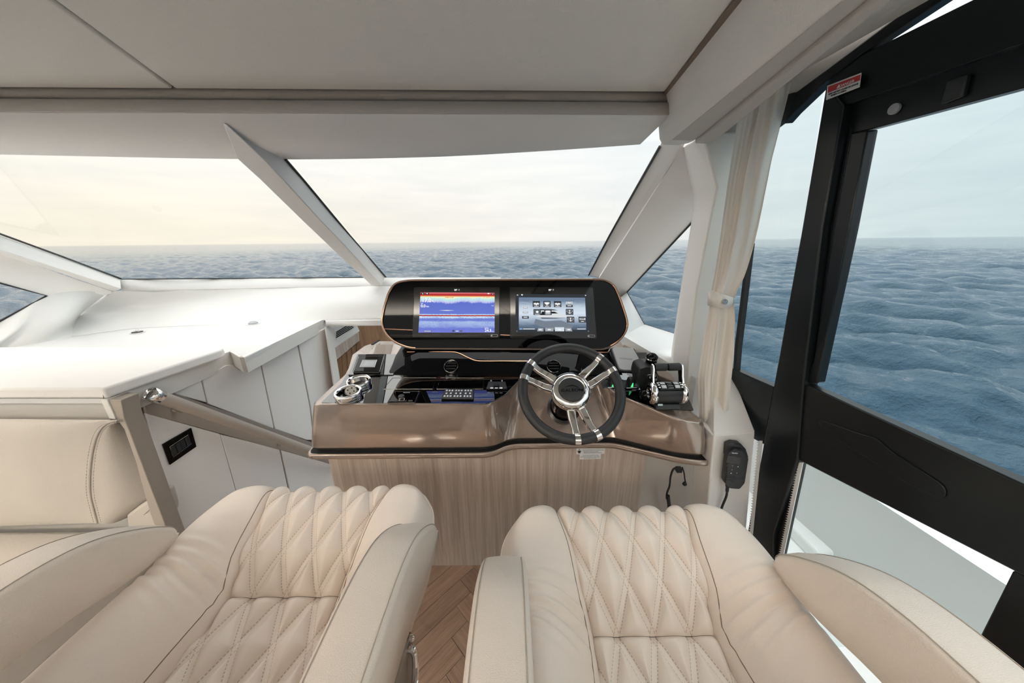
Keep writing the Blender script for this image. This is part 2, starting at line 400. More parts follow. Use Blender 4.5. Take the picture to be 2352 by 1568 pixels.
# ================================================================== CABIN SHELL
# --- floor of herringbone oak planks
fl = MB().box((-.5, -.35, -.055), (3.4, 3.2, .08)).build('floor', 'floor_grey')
struct(fl, 'brown oak herringbone floor between and under the two seats', 'floor')
def plank_mesh(w, l):
    b = MB(); b.box((0, 0, 0), (l, w, .012)); me_o = b.build('plank', 'oak_floor', bevel=0, origin=(0, 0, 0)); return me_o
PW, PL = .085, .36
plank0 = None; nplank = 0
s45 = math.sqrt(.5)
def plank_at(cx, cy, a):
    global plank0, nplank
    if plank0 is None:
        b = MB(); b.box((0, 0, 0), (PL - .0016, PW - .0016, .012))
        b.uv = [(v.x, v.y) for v in b.v]
        plank0 = b.build('plank', 'oak_floor', origin=(0, 0, 0)); o = plank0
    else:
        o = plank0.copy(); col.objects.link(o)
    o.parent = fl; o.location = Vector((cx, cy, -.0085)) - fl.location; o.rotation_euler = (0, 0, a); nplank += 1
# chevron-wise herringbone: two interlocking families at +-45 degrees, zig-zag rows running forward
for iu in range(-3, 4):
    for iv in range(-4, 16):
        # centre of a herringbone unit in the rotated frame
        bx = -.27 + iu * PL * math.sqrt(2) * .999; by = .25 + iv * PW * math.sqrt(2)
        for a, ox, oy in ((math.radians(45), -(PL) / 2 * s45 + PW / 2 * s45, 0), (math.radians(-45), PL / 2 * s45 - PW / 2 * s45 + PW * s45, PW * s45 * 0)):
            cx, cy = bx + ox, by + oy + (PW * s45 if a < 0 else 0)
            if -1.15 < cx < .95 and .0 < cy < 1.3: plank_at(cx, cy, a)

# --- ceiling
def yc(X): return 1.050 + .0365 * X
ZC = 2.0
ce = MB().prism([(-3.4, -1.45, ZC + .012), (.46, -1.45, ZC + .012), (.46, yc(.46) - .001, ZC + .012), (-3.4, yc(-3.4) - .001, ZC + .012)], (0, 0, .06)).build('ceiling', 'headliner')
struct(ce, 'pale greige padded ceiling panels over the helm', 'ceiling')
def xr(Y): return .447 + (Y - 1.074) * .13       # starboard edge of the headliner
def xs_(Y): return -.90 - (Y - 1.005) * .381      # seam between the panels
g = .0025
MB().prism([(xs_(yc(-.9)) + g, yc(-.9), ZC), (xr(1.07) - .003, yc(.44), ZC), (xr(-1.4) - .003, -1.4, ZC), (xs_(-1.4) + g, -1.4, ZC)], (0, 0, .014)).build('ceiling_panel', 'headliner', ce, bevel=.006, seg=3)
MB().prism([(xs_(yc(-.9)) - g, yc(-.9), ZC), (-3.35, yc(-3.35), ZC), (-3.35, -1.4, ZC), (xs_(-1.4) - g, -1.4, ZC)], (0, 0, .014)).build('ceiling_panel', 'headliner', ce, bevel=.006, seg=3)
# unseen recessed down lights, added further aft to brighten the interior
dl0 = None
DL = [(-2.7, -.30), (-2.0, -.30), (-2.7, -.95), (-2.0, -.95)]
for k, (x, y) in enumerate(DL):
    t = thing('fill_downlight', (x, y, ZC), ('forward outboard', 'forward inboard', 'aft outboard', 'aft inboard')[k] + ' added unseen fill downlight of the four in the port ceiling', 'downlight', 'added fill downlights behind the seats')
    MB().lathe([(.045, 0), (.052, -.004), (.052, -.001), (.045, .004)], (x, y, ZC), (0, 0, 1), 20).build('trim_ring', 'chrome', t)
    MB().lathe([(.001, -.001), (.044, -.001), (.044, .003), (.001, .003)], (x, y, ZC), (0, 0, 1), 20).build('diffuser', 'fill_glow', t)
    ld = bpy.data.lights.new('fill_downlight_lamp', 'AREA'); ld.shape = 'DISK'; ld.size = .09; ld.energy = DOWN_FILL_W; ld.color = (1, .90, .80); ld.spread = math.radians(150)
    lo = bpy.data.objects.new('fill_downlight_lamp', ld); col.objects.link(lo); lo.parent = t; lo.location = (0, 0, -.006)

# added unseen cove lights: troughs below the ceiling, put in for soft ambient light
def cove(p, q, w, up, label):
    p, q = Vector(p), Vector(q); d = (q - p).normalized(); sd = d.cross(Vector((0, 0, 1))); L_ = (q - p).length; m_ = (p + q) / 2
    t = thing('fill_light', m_, label, 'cove light', 'ceiling cove lights')
    MB().prism([p - sd * .06, q - sd * .06, q + sd * .06, p + sd * .06], (0, 0, .012)).build('trough', 'coving', t)
    for s_ in (-1, 1): MB().prism([p + sd * s_ * .06, q + sd * s_ * .06, q + sd * s_ * .054, p + sd * s_ * .054], (0, 0, .05)).build('trough_edge', 'coving', t)
    MB().prism([p - sd * .03 + Vector((0, 0, .014)), q - sd * .03 + Vector((0, 0, .014)), q + sd * .03 + Vector((0, 0, .014)), p + sd * .03 + Vector((0, 0, .014))], (0, 0, .004)).build('strip', 'fill_glow', t)
    ld = bpy.data.lights.new('fill_lamp', 'AREA'); ld.shape = 'RECTANGLE'; ld.size = L_; ld.size_y = .05; ld.energy = w; ld.color = (1, .94, .87)
    lo = bpy.data.objects.new('fill_lamp', ld); col.objects.link(lo); lo.parent = t; lo.location = (0, 0, .022)
    ex = d; ez = Vector((0, 0, -1)); lo.rotation_euler = Matrix((ex, ez.cross(ex), ez)).transposed().to_euler()
cove((-3.1, -1.25, 1.62), (.3, -1.25, 1.62), FILL_W, 1, 'added unseen cove light under the aft ceiling beam')
cove((-3.05, -1.1, 1.62), (-3.05, .7, 1.62), FILL_W * .25, 1, 'added unseen cove light along the port roof edge')
# --- front of the ceiling: shadow trim, step and windscreen soffit
XS = lin(-3.3, .47, 26)
def row_b(X): return (X, yc(X) + .006, ZC - .024)
def row_c(X): return (X, yc(X) + .010, ZC - .052)
def row_d(X): return (X, sm_interp(X, [(-3.3, 1.05), (-2.7, 1.24), (-1.91, 1.345), (-.954, 1.455), (-.304, 1.44), (.1, 1.375), (.499, 1.288), (.64, 1.25)]), 1.93)
hd = MB()
hd.loft([[Vector(row_c(X)) for X in XS], [Vector(row_d(X)) for X in XS], [Vector(row_d(X)) + Vector((0, .03, .02)) for X in XS], [Vector((X, yc(X) + .02, ZC + .06)) for X in XS]], closed=False, caps=False)
hd = hd.build('trim_1', 'vinyl_white', solid=.002, sharp=25); struct(hd, 'white vinyl soffit over the windscreen with curved lower edge', 'trim')
b = MB().loft([[Vector((X, yc(X), ZC + .01)) for X in XS], [Vector(row_b(X)) for X in XS]], closed=False, caps=False); b.build('shadow_trim', 'taupe', hd, solid=.002)
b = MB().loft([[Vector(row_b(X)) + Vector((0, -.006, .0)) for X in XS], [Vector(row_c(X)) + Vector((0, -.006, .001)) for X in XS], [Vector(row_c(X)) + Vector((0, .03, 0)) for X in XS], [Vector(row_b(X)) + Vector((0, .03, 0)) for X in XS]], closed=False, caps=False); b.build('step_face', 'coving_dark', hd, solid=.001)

# --- starboard ceiling coving with rounded nose, pelmet lip and dark trim gap
cv = thing('trim_2', (.5, .5, 1.9), 'long beige coving box along the starboard ceiling ending in a rounded nose', 'trim', kind='structure')
def cov_sec(Y, k=1.0, dz=0.):
    """section across X/Z at station Y, k shrinks towards the nose"""
    x0 = .405 + (Y - .7) * .115
    wU = max(.03, .12 + (Y - 1.1) * .07)
    base = [(x0, ZC + .0), (x0 + .012, ZC - .03), (x0 + .026, 1.915), (x0 + .04, 1.896), (x0 + .05, 1.891), (x0 + wU * .8, 1.890), (x0 + wU, 1.894), (x0 + wU, ZC + .05), (x0, ZC + .05)]
    cxz = (x0 + wU * .6, 1.945)
    return [Vector((cxz[0] + (x - cxz[0]) * k, Y, cxz[1] + (z - cxz[1]) * (k if z < cxz[1] else 1) + dz)) for x, z in base]
rings = [cov_sec(Y) for Y in lin(-1.45, 1.10, 8)]
for q in lin(.12, 1.0, 8): rings.append(cov_sec(1.10 + .16 * math.sin(q * math.pi / 2), math.cos(q * math.pi / 2) * .96 + .04))
MB().loft(rings).build('coving_body', 'coving', cv, sharp=50)
MB().prism([(xr(1.07) - .004, 1.075, ZC - .004), (xr(1.07) + .012, 1.075, ZC - .004), (xr(-1.4) + .012, -1.4, ZC - .004), (xr(-1.4) - .004, -1.4, ZC - .004)], (0, 0, .02)).build('shadow_gap', 'seam_dark', cv)
def und_sec(Y):
    x0 = .405 + (Y - .7) * .115; wU = max(.03, .12 + (Y - 1.1) * .07)
    return [Vector((x0 + q, Y, z)) for q, z in ((.047, 1.8905), (wU * .8, 1.8885), (wU, 1.8925), (wU, 1.896), (.047, 1.896))]
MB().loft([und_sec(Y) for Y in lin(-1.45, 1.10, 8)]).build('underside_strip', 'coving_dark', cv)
def lip_sec(Y):
    x0 = .405 + (Y - .7) * .115; wU = max(.03, .12 + (Y - 1.1) * .07); wL = max(.06, .17 + (Y - 1.1) * .125)
    return [Vector((x0 + q, Y, z)) for q, z in ((wU - .002, 1.894), (wU, 1.883), (wL, 1.881), (wL, 2.06), (wU - .002, 2.06))]
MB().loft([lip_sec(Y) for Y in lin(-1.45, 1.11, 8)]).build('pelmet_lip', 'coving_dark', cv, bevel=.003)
MB().prism([(.55, 1.26, 2.055), (.83, 1.26, 2.055), (.93, -1.45, 2.055), (.35, -1.45, 2.055)], (0, 0, .03)).build('curtain_recess', 'coving', cv)
MB().prism([(.62, 1.25, 1.94), (.84, 1.25, 1.94), (.84, 1.25, 2.06), (.62, 1.25, 2.06)], (0, .02, 0)).build('end_board', 'coving', cv)

# --- windscreen plane and frames
WT = Vector((-.95, 1.455, 1.932)); WB = Vector((-1.05, 2.5, 1.335))
WP = (WT, Vector((0, (WT.z - WB.z), (WB.y - WT.y))).normalized())
TOPL = [row_d(X) for X in (-3.3, -2.7, -1.91, -1.4, -.954)]
sillL = [at(20, 634, Y=1.95), at(280, 641, Y=2.22), at(560, 639, Y=2.42), at(835, 637, Y=2.5)]
sillR = [at(835, 637, Y=2.5), at(1100, 636, Y=2.46), at(1360, 636, Y=2.3)]
def resample(pts, n):
    pts = smooth_path(pts, 10); L = [0]
    for a, b in zip(pts, pts[1:]): L.append(L[-1] + (b - a).length)
    out = []
    for i in range(n):
        t = L[-1] * i / (n - 1); k = 0
        while k < len(L) - 2 and L[k + 1] < t: k += 1
        out.append(pts[k].lerp(pts[k + 1], (t - L[k]) / max(1e-9, L[k + 1] - L[k])))
    return out
def pane(name, lo, hi, label, m='glass', n=14):
    lo = resample(lo, n); hi = resample(hi, n)
    up = Vector((0, .004, .006))
    o = MB().loft([[p + up for p in lo], [p + up for p in hi]], closed=False, caps=False).build(name, m)
    return struct(o, label, 'window')
w1 = pane('window_1', [at(20, 634, Y=1.85)] + sillL[1:], [row_d(X) for X in (-3.3, -2.75, -1.91, -1.4, -.98)], 'port windscreen pane left of the centre mullion with sea beyond')
w2 = pane('window_2', sillR, [row_d(X) for X in (-.93, -.3, .1, .60)], 'starboard windscreen pane above the helm screens')
def seal(parent, pts, r=.005): MB().tube(pts, r, 6).build('seal', 'black_rubber', parent)
seal(w1, resample(sillL[1:], 12), .004)
GI = shift(WP, -.006)
seal(w2, [on(656, 366, GI), on(700, 417, GI), on(801, 538, GI), on(886, 636, GI)], .0055)
seal(w2, [on(1516, 336, GI), on(1458, 438, GI), on(1400, 541, GI), on(1352, 632, GI)], .0055)

# centre mullion: tapered beam standing proud of the glass on the inside
IN = shift(WP, -.075); 
ml = MB()
st_ = [((505, 262), (512, 262), (540, 262)), ((544, 364), (604, 364), (653, 364)), ((597, 412), (650, 412), (697, 412)), ((696, 508), (736, 506), (774, 505)), ((775, 583), (806, 579), (836, 576)), ((853, 655), (877, 656), (885, 636))]
rings = []
for k, (a, b_, c) in enumerate(st_):
    A, B_, Cc = on(*a, IN), on(*b_, IN), on(*c, shift(WP, -.004))
    D = A + (Cc - B_)
    if k == 0: A, B_, Cc, D = at(512, 282, Z=1.9415), at(519, 284, Z=1.941), at(524, 284, Z=1.96), at(512, 282, Z=1.965)
    rings.append([A, B_, Cc, D])
ml.loft(rings); ml = ml.build('trim_3', 'vinyl_white', bevel=.006, seg=3); struct(ml, 'white slanted centre mullion between the two windscreen panes', 'mullion')
# starboard A pillar
ap = MB(); rings = []
for (a, b_, c) in [((1532, 290), (1580, 285), (1590, 290)), ((1516, 336), (1563, 336), (1569, 338)), ((1458, 438), (1505, 436), (1511, 438)), ((1400, 541), (1437, 540), (1443, 541)), ((1352, 632), (1374, 636), (1380, 640))]:
    A, B_ = on(*a, shift(WP, -.004)), on(*b_, shift(WP, -.05)); Cc = on(*c, shift(WP, -.045))
    rings.append([A, B_, Cc, Cc + WP[1] * .05])
ap.loft(rings); ap = ap.build('trim_4', 'vinyl_white'); struct(ap, 'white starboard windscreen pillar sloping down to the helm pod', 'pillar')
# starboard quarter panel with side window
QX = [at(1569, 338, Z=1.90), at(1380, 640, Y=2.25)]
QP = plane3(at(1572, 338, Y=1.36), at(1386, 642, Y=2.2), at(1594, 506, X=.86))
qp = MB(); qp.prism([on(*p, QP) for p in [(1569, 338), (1640, 330), (1640, 460), (1594, 506), (1440, 671), (1415, 690), (1375, 640), (1470, 492)]], QP[1] * (.03 if QP[1].x > 0 else -.03))
qp = qp.build('wall_front', 'vinyl_white'); struct(qp, 'white padded quarter panel between windscreen pillar and starboard side window', 'wall panel')
w3 = MB().prism([on(*p, QP) for p in [(1640, 457), (1594, 506), (1440, 671), (1480, 745), (1554, 768), (1640, 795)]], QP[1] * .004).build('window_3', 'glass'); struct(w3, 'starboard side window beside the helm pod with sea outside', 'window')
GQ = shift(QP, -.003 if QP[1].x > 0 else .003)
seal(w3, [on(*p, GQ) for p in [(1598, 502), (1440, 671), (1480, 745), (1556, 769)]], .0045)
# starboard white side ledge under the quarter window
def poly3(name, pts, m, parent=None, off=(0, 0, -.03), **kw): return MB().prism(pts, off).build(name, m, parent, **kw)
sl = MB(); 
A = [on(1415, 690, QP), on(1440, 671, QP), on(1480, 745, QP), on(1554, 768, QP), on(1640, 795, QP)]
B2 = [at(1410, 700, Y=2.05), at(1412, 712, Y=1.98), at(1432, 772, Y=1.72), at(1500, 812, Y=1.45), at(1600, 870, Y=1.2)]
C2 = [p + Vector((-.01, -.02, -.25)) for p in B2]
sl.loft([A, B2, C2], closed=False, caps=False); sl = sl.build('wall_right', 'gelcoat', solid=.004, sharp=30); struct(sl, 'white moulded ledge under the starboard side window beside the helm', 'wall')
# white pillar between quarter window and curtain
pil = MB()
prof = [((1572, 334), (1614, 309), (1730, 296), 1.24), ((1603, 439), (1647, 430), (1722, 420), 1.25), ((1596, 512), (1634, 486), (1714, 480), 1.25), ((1571, 665), (1600, 660), (1690, 655), 1.25), ((1547, 823), (1580, 825), (1672, 830), 1.25), ((1540, 900), (1576, 895), (1662, 905), 1.25), ((1530, 1010), (1560, 1010), (1650, 1010), 1.25)]
rings = []
for a, b_, c, Y in prof:
    A, B_, Cc = at(*a, Y=Y + .09), at(*b_, Y=Y - .03), at(*c, Y=Y + .0)
    rings.append([A, B_, Cc, Cc + Vector((.03, .06, 0)), A + Vector((.06, .14, 0))])
pil.loft(rings); pil = pil.build('trim_5', 'vinyl_white', bevel=.008, seg=3); struct(pil, 'white faceted pillar between side window and gathered curtain', 'pillar')

# --- port side: A pillar, side panel, side window, ledge
pap = MB(); rings = []
for a, b_, c in [((-480, 350), (-480, 420), (-480, 432)), ((-120, 490), (-120, 534), (-120, 545)), ((0, 540), (0, 574), (0, 585)), ((140, 590), (140, 619), (140, 628)), ((277, 641), (279, 663), (262, 671))]:
    t = (a[0] + 120) / 400; Y = 1.62 + .6 * t
    A, B_, Cc = at(*a, Y=Y), at(*b_, Y=Y - .03), at(*c, Y=Y - .01)
    rings.append([A, B_, Cc, Cc + Vector((-.05, .06, .03))])
pap.loft(rings); pap = pap.build('trim_6', 'vinyl_white', bevel=.004); struct(pap, 'white port windscreen pillar at the left picture edge', 'pillar')
seal(pap, [at(-120, 487, Y=1.62), at(0, 537, Y=1.8), at(140, 588, Y=2.01), at(278, 640, Y=2.215)], .006)
PP = plane3(at(0, 585, Y=1.82), at(262, 671, Y=2.2), at(0, 737, X=-2.95))
NP = PP[1] * (-1 if PP[1].x > 0 else 1)
pw = MB().prism([on(*p, PP) for p in [(-560, 395), (0, 583), (262, 671), (240, 678), (200, 668), (107, 679), (0, 650), (-560, 498)]], NP * .03).build('wall_left', 'vinyl_white'); struct(pw, 'white padded panel between port windscreen pillar and port side window', 'wall panel')
w4 = MB().prism([on(*p, PP) for p in [(-560, 498), (0, 650), (107, 679), (0, 737), (-200, 845), (-560, 1039)]], NP * .004).build('window_4', 'glass'); struct(w4, 'small port side window at the left picture edge with sea outside', 'window')
GP = (PP[0] - NP * .003, PP[1]); seal(w4, [on(*p, GP) for p in [(-560, 498), (0, 650), (107, 679), (0, 737), (-200, 845)]], .005)

# --- windscreen sill, backsplash and flat dash top (port side of the helm)
ZD = 1.05
dk = thing('trim_7', (-1.8, 1.9, ZD), 'white moulded dashboard shelf running to the windscreen on the port side', 'dashboard', kind='structure')
sill_top = [at(279, 642, Y=2.215), at(420, 641, Y=2.34), at(560, 640, Y=2.42), at(700, 639, Y=2.47), at(845, 638, Y=2.49), at(1000, 637, Y=2.47), at(1150, 637, Y=2.44)]
sill_bot = [at(279, 667, Y=2.20), at(420, 664, Y=2.325), at(560, 662, Y=2.405), at(700, 659, Y=2.455), at(845, 656, Y=2.475), at(1000, 655, Y=2.455), at(1150, 655, Y=2.425)]
MB().loft([sill_top, sill_bot, [p + Vector((0, .015, -.018)) for p in sill_bot]], closed=False, caps=False).build('sill_band', 'gelcoat', dk, solid=.004)
back = [at(163, 773, Z=ZD), at(240, 763, Z=ZD), at(340, 752, Z=ZD), at(600, 741, Z=ZD), at(746, 735, Z=ZD), at(866, 732, Z=ZD), at(1000, 730, Z=ZD)]
mid = [at(184, 724, Y=2.1), at(226, 718, Y=2.16), at(280, 713, Y=2.21), at(400, 707, Y=2.29), at(600, 700, Y=2.34), at(746, 697, Y=2.36), at(866, 695, Y=2.36), at(1000, 695, Y=2.34)]
back8 = [back[0], at(200, 768, Z=ZD), at(250, 761, Z=ZD), back[2], back[3], back[4], back[5], back[6]]
b = MB().loft(fair([[at(240, 678, Y=2.19)] + sill_bot, mid, back8]), closed=False, caps=False); b.build('backsplash', 'gelcoat', dk, sharp=180)
# flat top
flat = [p + Vector((0, .03, -.002)) for p in smooth_path(back[:5], 6)] + [at(748, 731, Z=ZD), at(562, 822, Z=ZD), at(534, 806, Z=ZD), at(380, 860, Z=ZD), at(245, 915, Z=ZD), at(-800, 915, Z=ZD), at(-800, 770, Z=ZD)]
MB().prism(flat, (0, 0, -.02)).build('flat_top', 'gelcoat', dk)
# moulded port side slope below the side window
sA = [on(-560, 1039, PP), on(0, 737, PP), on(107, 679, PP), on(200, 668, PP), on(240, 678, PP)]
sB = [at(-700, 815, Z=ZD), at(-120, 812, Z=ZD), at(0, 800, Z=ZD), at(90, 787, Z=ZD), at(163, 773, Z=ZD)]
sM = [(a * .5 + b_ * .5) + Vector((.03, 0, -.02)) for a, b_ in zip(sA, sB)]; sM[-1] = at(184, 724, Y=2.1)
MB().loft(fair([sA, sM, sB]), closed=False, caps=False).build('side_slope', 'gelcoat', dk, sharp=180)
# ledge over the companionway
lt = [at(746, 735, Z=ZD), at(866, 733, Z=ZD), at(1000, 732, Z=ZD)]; lf = [at(748, 738, Y=2.22), at(866, 736, Y=2.22), at(1000, 735, Y=2.22)]; lb = [at(748, 749, Y=2.22), at(866, 747, Y=2.22), at(1000, 746, Y=2.22)]
MB().loft([lt, lf, lb, [p + Vector((0, .05, 0)) for p in lb]], closed=False, caps=False).build('ledge', 'gelcoat', dk, solid=.003, sharp=30)
# two small fittings on the flat top
f1 = thing('deck_cleat', at(316, 764, Z=ZD), 'small black socket fitting with two chrome pins on the white dash top', 'fitting')
c0 = at(316, 764, Z=ZD)
MB().lathe([(.001, 0), (.036, 0), (.036, .003), (.001, .006)], c0, (0, 0, 1), 24).build('flange', 'gelcoat', f1)
MB().lathe([(.001, .005), (.028, .005), (.026, .008), (.001, .008)], c0, (0, 0, 1), 24).build('recess', 'black_gloss', f1)
for sx in (-.009, .012): MB().lathe([(.004, .006), (.005, .018), (.003, .024), (.001, .025)], c0 + Vector((sx, 0, 0)), (0, 0, 1), 10).build('pin', 'chrome', f1)
f2 = thing('dome_fitting', at(582, 744, Z=ZD), 'small grey dome fitting on the white dash top near the ledge', 'fitting')
c0 = at(582, 744, Z=ZD)
MB().lathe([(.001, 0), (.042, 0), (.042, .003), (.001, .004)], c0, (0, 0, 1), 24).build('flange', 'gelcoat', f2)
MB().lathe([(.030, .003), (.028, .012), (.018, .020), (.001, .023)], c0, (0, 0, 1), 20).build('dome', 'grommet_grey', f2)

# --- companionway side wall with upholstered panels
W0 = Vector((-1.565, 1.10, 0)); W1 = Vector((-1.405, 2.25, 0)); wd = (W1 - W0).normalized(); wn = Vector((wd.y, -wd.x, 0))  # towards starboard
WPL = (W0, wn)
cw = MB().prism([W0 - wn * .05 + Vector((0, 0, -.6)), W1 - wn * .05 + Vector((0, 0, -.6)), W1 - wn * .05 + Vector((0, 0, 1.03)), W0 - wn * .05 + Vector((0, 0, 1.03))], wn * .034).build('wall_back', 'seam_dark'); 
cw.name = 'wall_companionway'; struct(cw, 'white upholstered companionway wall with dark seams beside the helm', 'wall')
def wp(x, y, d=0.): return on(x, y, (W0 + wn * d, wn))
def wallpanel(pts, m='vinyl_white'):
    MB().prism([wp(*p) for p in pts], -wn * .015).build('panel', m, cw, bevel=.0035, seg=3)
G = 1.2
wallpanel([(335, 948), (503, 995), (506, 997), (590, 1300), (420, 1300)])            # below the rail board
wallpanel([(507, 997), (642, 1030), (700, 1300), (593, 1300)])
wallpanel([(646, 1032), (712, 1052), (780, 1060), (830, 1300), (704, 1300)])
wallpanel([(395, 903), (462, 871), (475, 924)])
wallpanel([(465, 869), (520, 838), (536, 838), (552, 850), (597, 828), (629, 981), (628, 984), (478, 927)])
wallpanel([(600, 826), (682, 785), (712, 935), (720, 1010), (704, 1010), (632, 985)])
wallpanel([(685, 783), (752, 752), (790, 900), (790, 1040), (724, 1015), (715, 935)])
MB().prism([wp(*p, .002) for p in [(330, 925), (391, 899), (560, 958), (703, 1011), (760, 1033), (760, 1066), (710, 1051), (335, 948)]], -wn * .012).build('rail_board', 'taupe', cw, bevel=.002)
# cap trims along the top edge
cap = MB(); cp = [at(245, 917, Z=ZD + .004), at(534, 804, Z=ZD + .004), at(561, 820, Z=ZD + .004), at(749, 730, Z=ZD + .004)]
inn = [p - wn * .03 for p in cp]
for i in range(3):
    b = MB().prism([cp[i], cp[i + 1], inn[i + 1], inn[i]], (0, 0, -.085 if i != 1 else -.085)); b.build('cap_trim', 'coving', cw, bevel=.002)

# --- companionway floor and steps going down
cf = thing('floor_companionway', (-1.2, 1.6, -.5), 'brown wood companionway steps going down beside the helm', 'stairs', kind='structure')
MB().box((-1.2, 2.1, -.52), (.80, 2.4, .04)).build('lower_floor', 'oak_floor', cf)
for k in range(2): MB().box((-1.2, .98 + k * .28, -.17 - k * .17), (.72, .29, .34 - .0)).build('step', 'oak_floor', cf, bevel=.006)
# --- dark wood joinery inside the companionway
jn = thing('wall_cabin', (-1.0, 2.3, .6), 'brown wood companionway joinery with a slatted vent under the white ledge', 'joinery', kind='structure')
JP = plane3(at(752, 752, Y=2.24), at(900, 742, Y=2.95), at(790, 900, Y=2.24))
def jp(x, y, d=0.):
    return on(x, y, shift(JP, d if JP[1].dot(CAM - JP[0]) > 0 else -d))
JN = JP[1] if JP[1].dot(CAM - JP[0]) > 0 else -JP[1]
MB().prism([jp(*p) for p in [(757, 752), (960, 705), (960, 1000), (790, 1000)]], -JN * .04).build('back_panel', 'walnut', jn)
MB().prism([jp(*p, .010) for p in [(758, 752), (818, 742), (826, 760), (764, 802), (760, 780)]], -JN * .010).build('lining', 'coving', jn)
MB().prism([jp(*p, .014) for p in [(768, 757), (790, 744), (812, 744), (813, 749), (773, 781)]], -JN * .004).build('vent_frame', 'coving', jn)
for k in range(4):
    t = k / 4; y0 = 762 + 12.5 * t * 1.25
    MB().prism([jp(772, y0, .0155), jp(812, y0 - 24, .0155), jp(812, y0 - 21.5, .0155), jp(772.6, y0 + 2.6, .0155)], -JN * .003).build('vent_slot', 'dark_slot', jn)
MB().prism([jp(*p, .0135) for p in [(748, 750), (762, 750), (776, 840), (802, 1000), (784, 1000), (756, 800)]], -JN * .012).build('lining', 'coving', jn)
fr = [(760, 806), (824, 764), (828, 800), (828, 1000), (776, 1000), (768, 850)]
MB().prism([jp(760, 806, .012), jp(824, 762, .012), jp(826, 782, .012), jp(773, 827, .012)], -JN * .012).build('door_frame', 'ash_veneer', jn, bevel=.002)
MB().prism([jp(760, 806, .0125), jp(770, 800, .0125), jp(795, 1000, .0125), jp(784, 1000, .0125)], -JN * .012).build('door_frame', 'ash_veneer', jn, bevel=.002)
for k in range(5):
    x = 775 + k * 11; MB().prism([jp(x, 826 - k * 9, .006), jp(x + 10, 818 - k * 9, .006), jp(x + 18, 1000, .006), jp(x + 8, 1000, .006)], -JN * .006).build('plank', 'walnut', jn)

# --- starboard sliding door and side glazing (leaning, narrowing forward)
DN = Vector((1, .1, .085)).normalized(); DPL = (Vector((.878, 1.0, 1.624)), DN)
def dp(x, y, d=0.): return on(x, y, (DPL[0] + DN * d, DN))       # d > 0 is outboard
dr = thing('door_1', (.95, .6, .1), 'black framed sliding glass side door on the starboard side', 'door', kind='structure')
def dprism(name, pts, m, d=0., th=.02, bevel=.002, parent=None):
    return MB().prism([dp(*p, d) for p in pts], DN * th).build(name, m, parent or dr, bevel=bevel)
def dline(p, q, y): return (p[0] + (q[0] - p[0]) * (y - p[1]) / (q[1] - p[1]), y)
# head: two black beams with a slot of sky between them
dprism('head_beam', [(1800, 285), (1820, 262), (1898, 186), (1978, 124), (2163, 0), (2420, -175), (2300, -190), (2112, 0), (1902, 158), (1826, 214)], 'door_black', 0, .03)
dprism('head_beam', [(1897, 195), (1979, 126), (2233, 0), (2420, -95), (3000, -395), (3000, -125), (1960, 236), (1937, 243)], 'door_black', .004, .035)
dprism('head_beam', [(1937, 243), (1960, 236), (3000, -132), (3000, 28), (1991, 299), (1955, 306)], 'door_black', .02, .03)
dprism('head_lining', [(1640, 300), (1700, 290), (1826, 214), (1902, 158), (2112, 0), (2300, -190), (2180, -260), (1980, -40), (1780, 110), (1640, 230)], 'coving', .012, .02, 0)
# stiles
dprism('front_stile', [(1897, 195), (1937, 243), (1887, 528), (1845, 880), (1831, 1055), (1775, 1228), (1770, 1420), (1684, 1420), (1718, 1215), (1754, 1016), (1777, 885), (1841, 528)], 'door_black', -.006, .04, .004)
dprism('gap', [(1937, 243), (1962, 236), (1955, 306), (1914, 528), (1868, 860), (1840, 1055), (1800, 1230), (1770, 1420), (1740, 1420), (1787, 1130), (1843, 800), (1887, 528)], 'black_rubber', .024, .02, 0)
dprism('door_stile', [(1955, 306), (1993, 299), (1950, 528), (1876, 880), (1845, 880), (1868, 830), (1914, 528)], 'door_black', .012, .03, .003)
dprism('door_stile', [(1831, 1055), (1840, 1055), (1836, 1062), (1786, 1300), (1745, 1470), (1700, 1470), (1775, 1228)], 'door_black', .010, .03, .003)
# waist rail
dprism('waist_rail', [(1845, 880), (3000, 1409), (3000, 1660), (2325, 1310), (1833, 1056), (1836, 960)], 'door_black', .002, .03, .004)
hp = round_poly([dp(*p, .002) for p in [(1878, 960), (1985, 998), (2015, 1004), (2048, 1035), (2178, 1118), (2172, 1150), (2090, 1112), (1890, 985)]], .02, 4)
MB().prism(hp, -DN * .004).build('handle_plate', 'door_black', dr, bevel=.0015)
dprism('rear_stile', [(2325, 1310), (2500, 1400), (2420, 1700), (2210, 1540), (2245, 1470)], 'door_black', .004, .03, .003)
dprism('rear_stile', [(2500, 1180), (2700, 1270), (2560, 1760), (2420, 1700)], 'door_black', -.004, .03, .003)
# glass
dprism('glass_pane', [(1993, 297), (3000, 25), (3000, 1412), (1872, 890), (1950, 528)], 'glass_door', .024, .004, 0)
dprism('glass_pane', [(1831, 1050), (2330, 1308), (2245, 1475), (1770, 1490), (1781, 1310)], 'glass_door', .024, .004, 0)
# bright brush seals along the stiles
def brush(p0, p1, w, n, d):
    b = MB(); a, e = dp(*p0, d), dp(*p1, d); a2 = dp(p0[0] + w, p0[1], d); sd = (a2 - a)
    b.prism([a + sd * .35, e + sd * .35, e + sd, a + sd], DN * .003)
    for i in range(n):
        t = (i + .5) / n; q = a.lerp(e, t); dd = (e - a) / n * .3
        b.add([q - dd + sd * .36, q + dd + sd * .36, q], [(0, 1, 2)])
    return b.build('brush_seal', 'white_paint', dr)
brush((1738, 1012), (1712, 1290), 12, 46, -.0075)
brush((1830, 1062), (1780, 1306), 14, 46, .005)
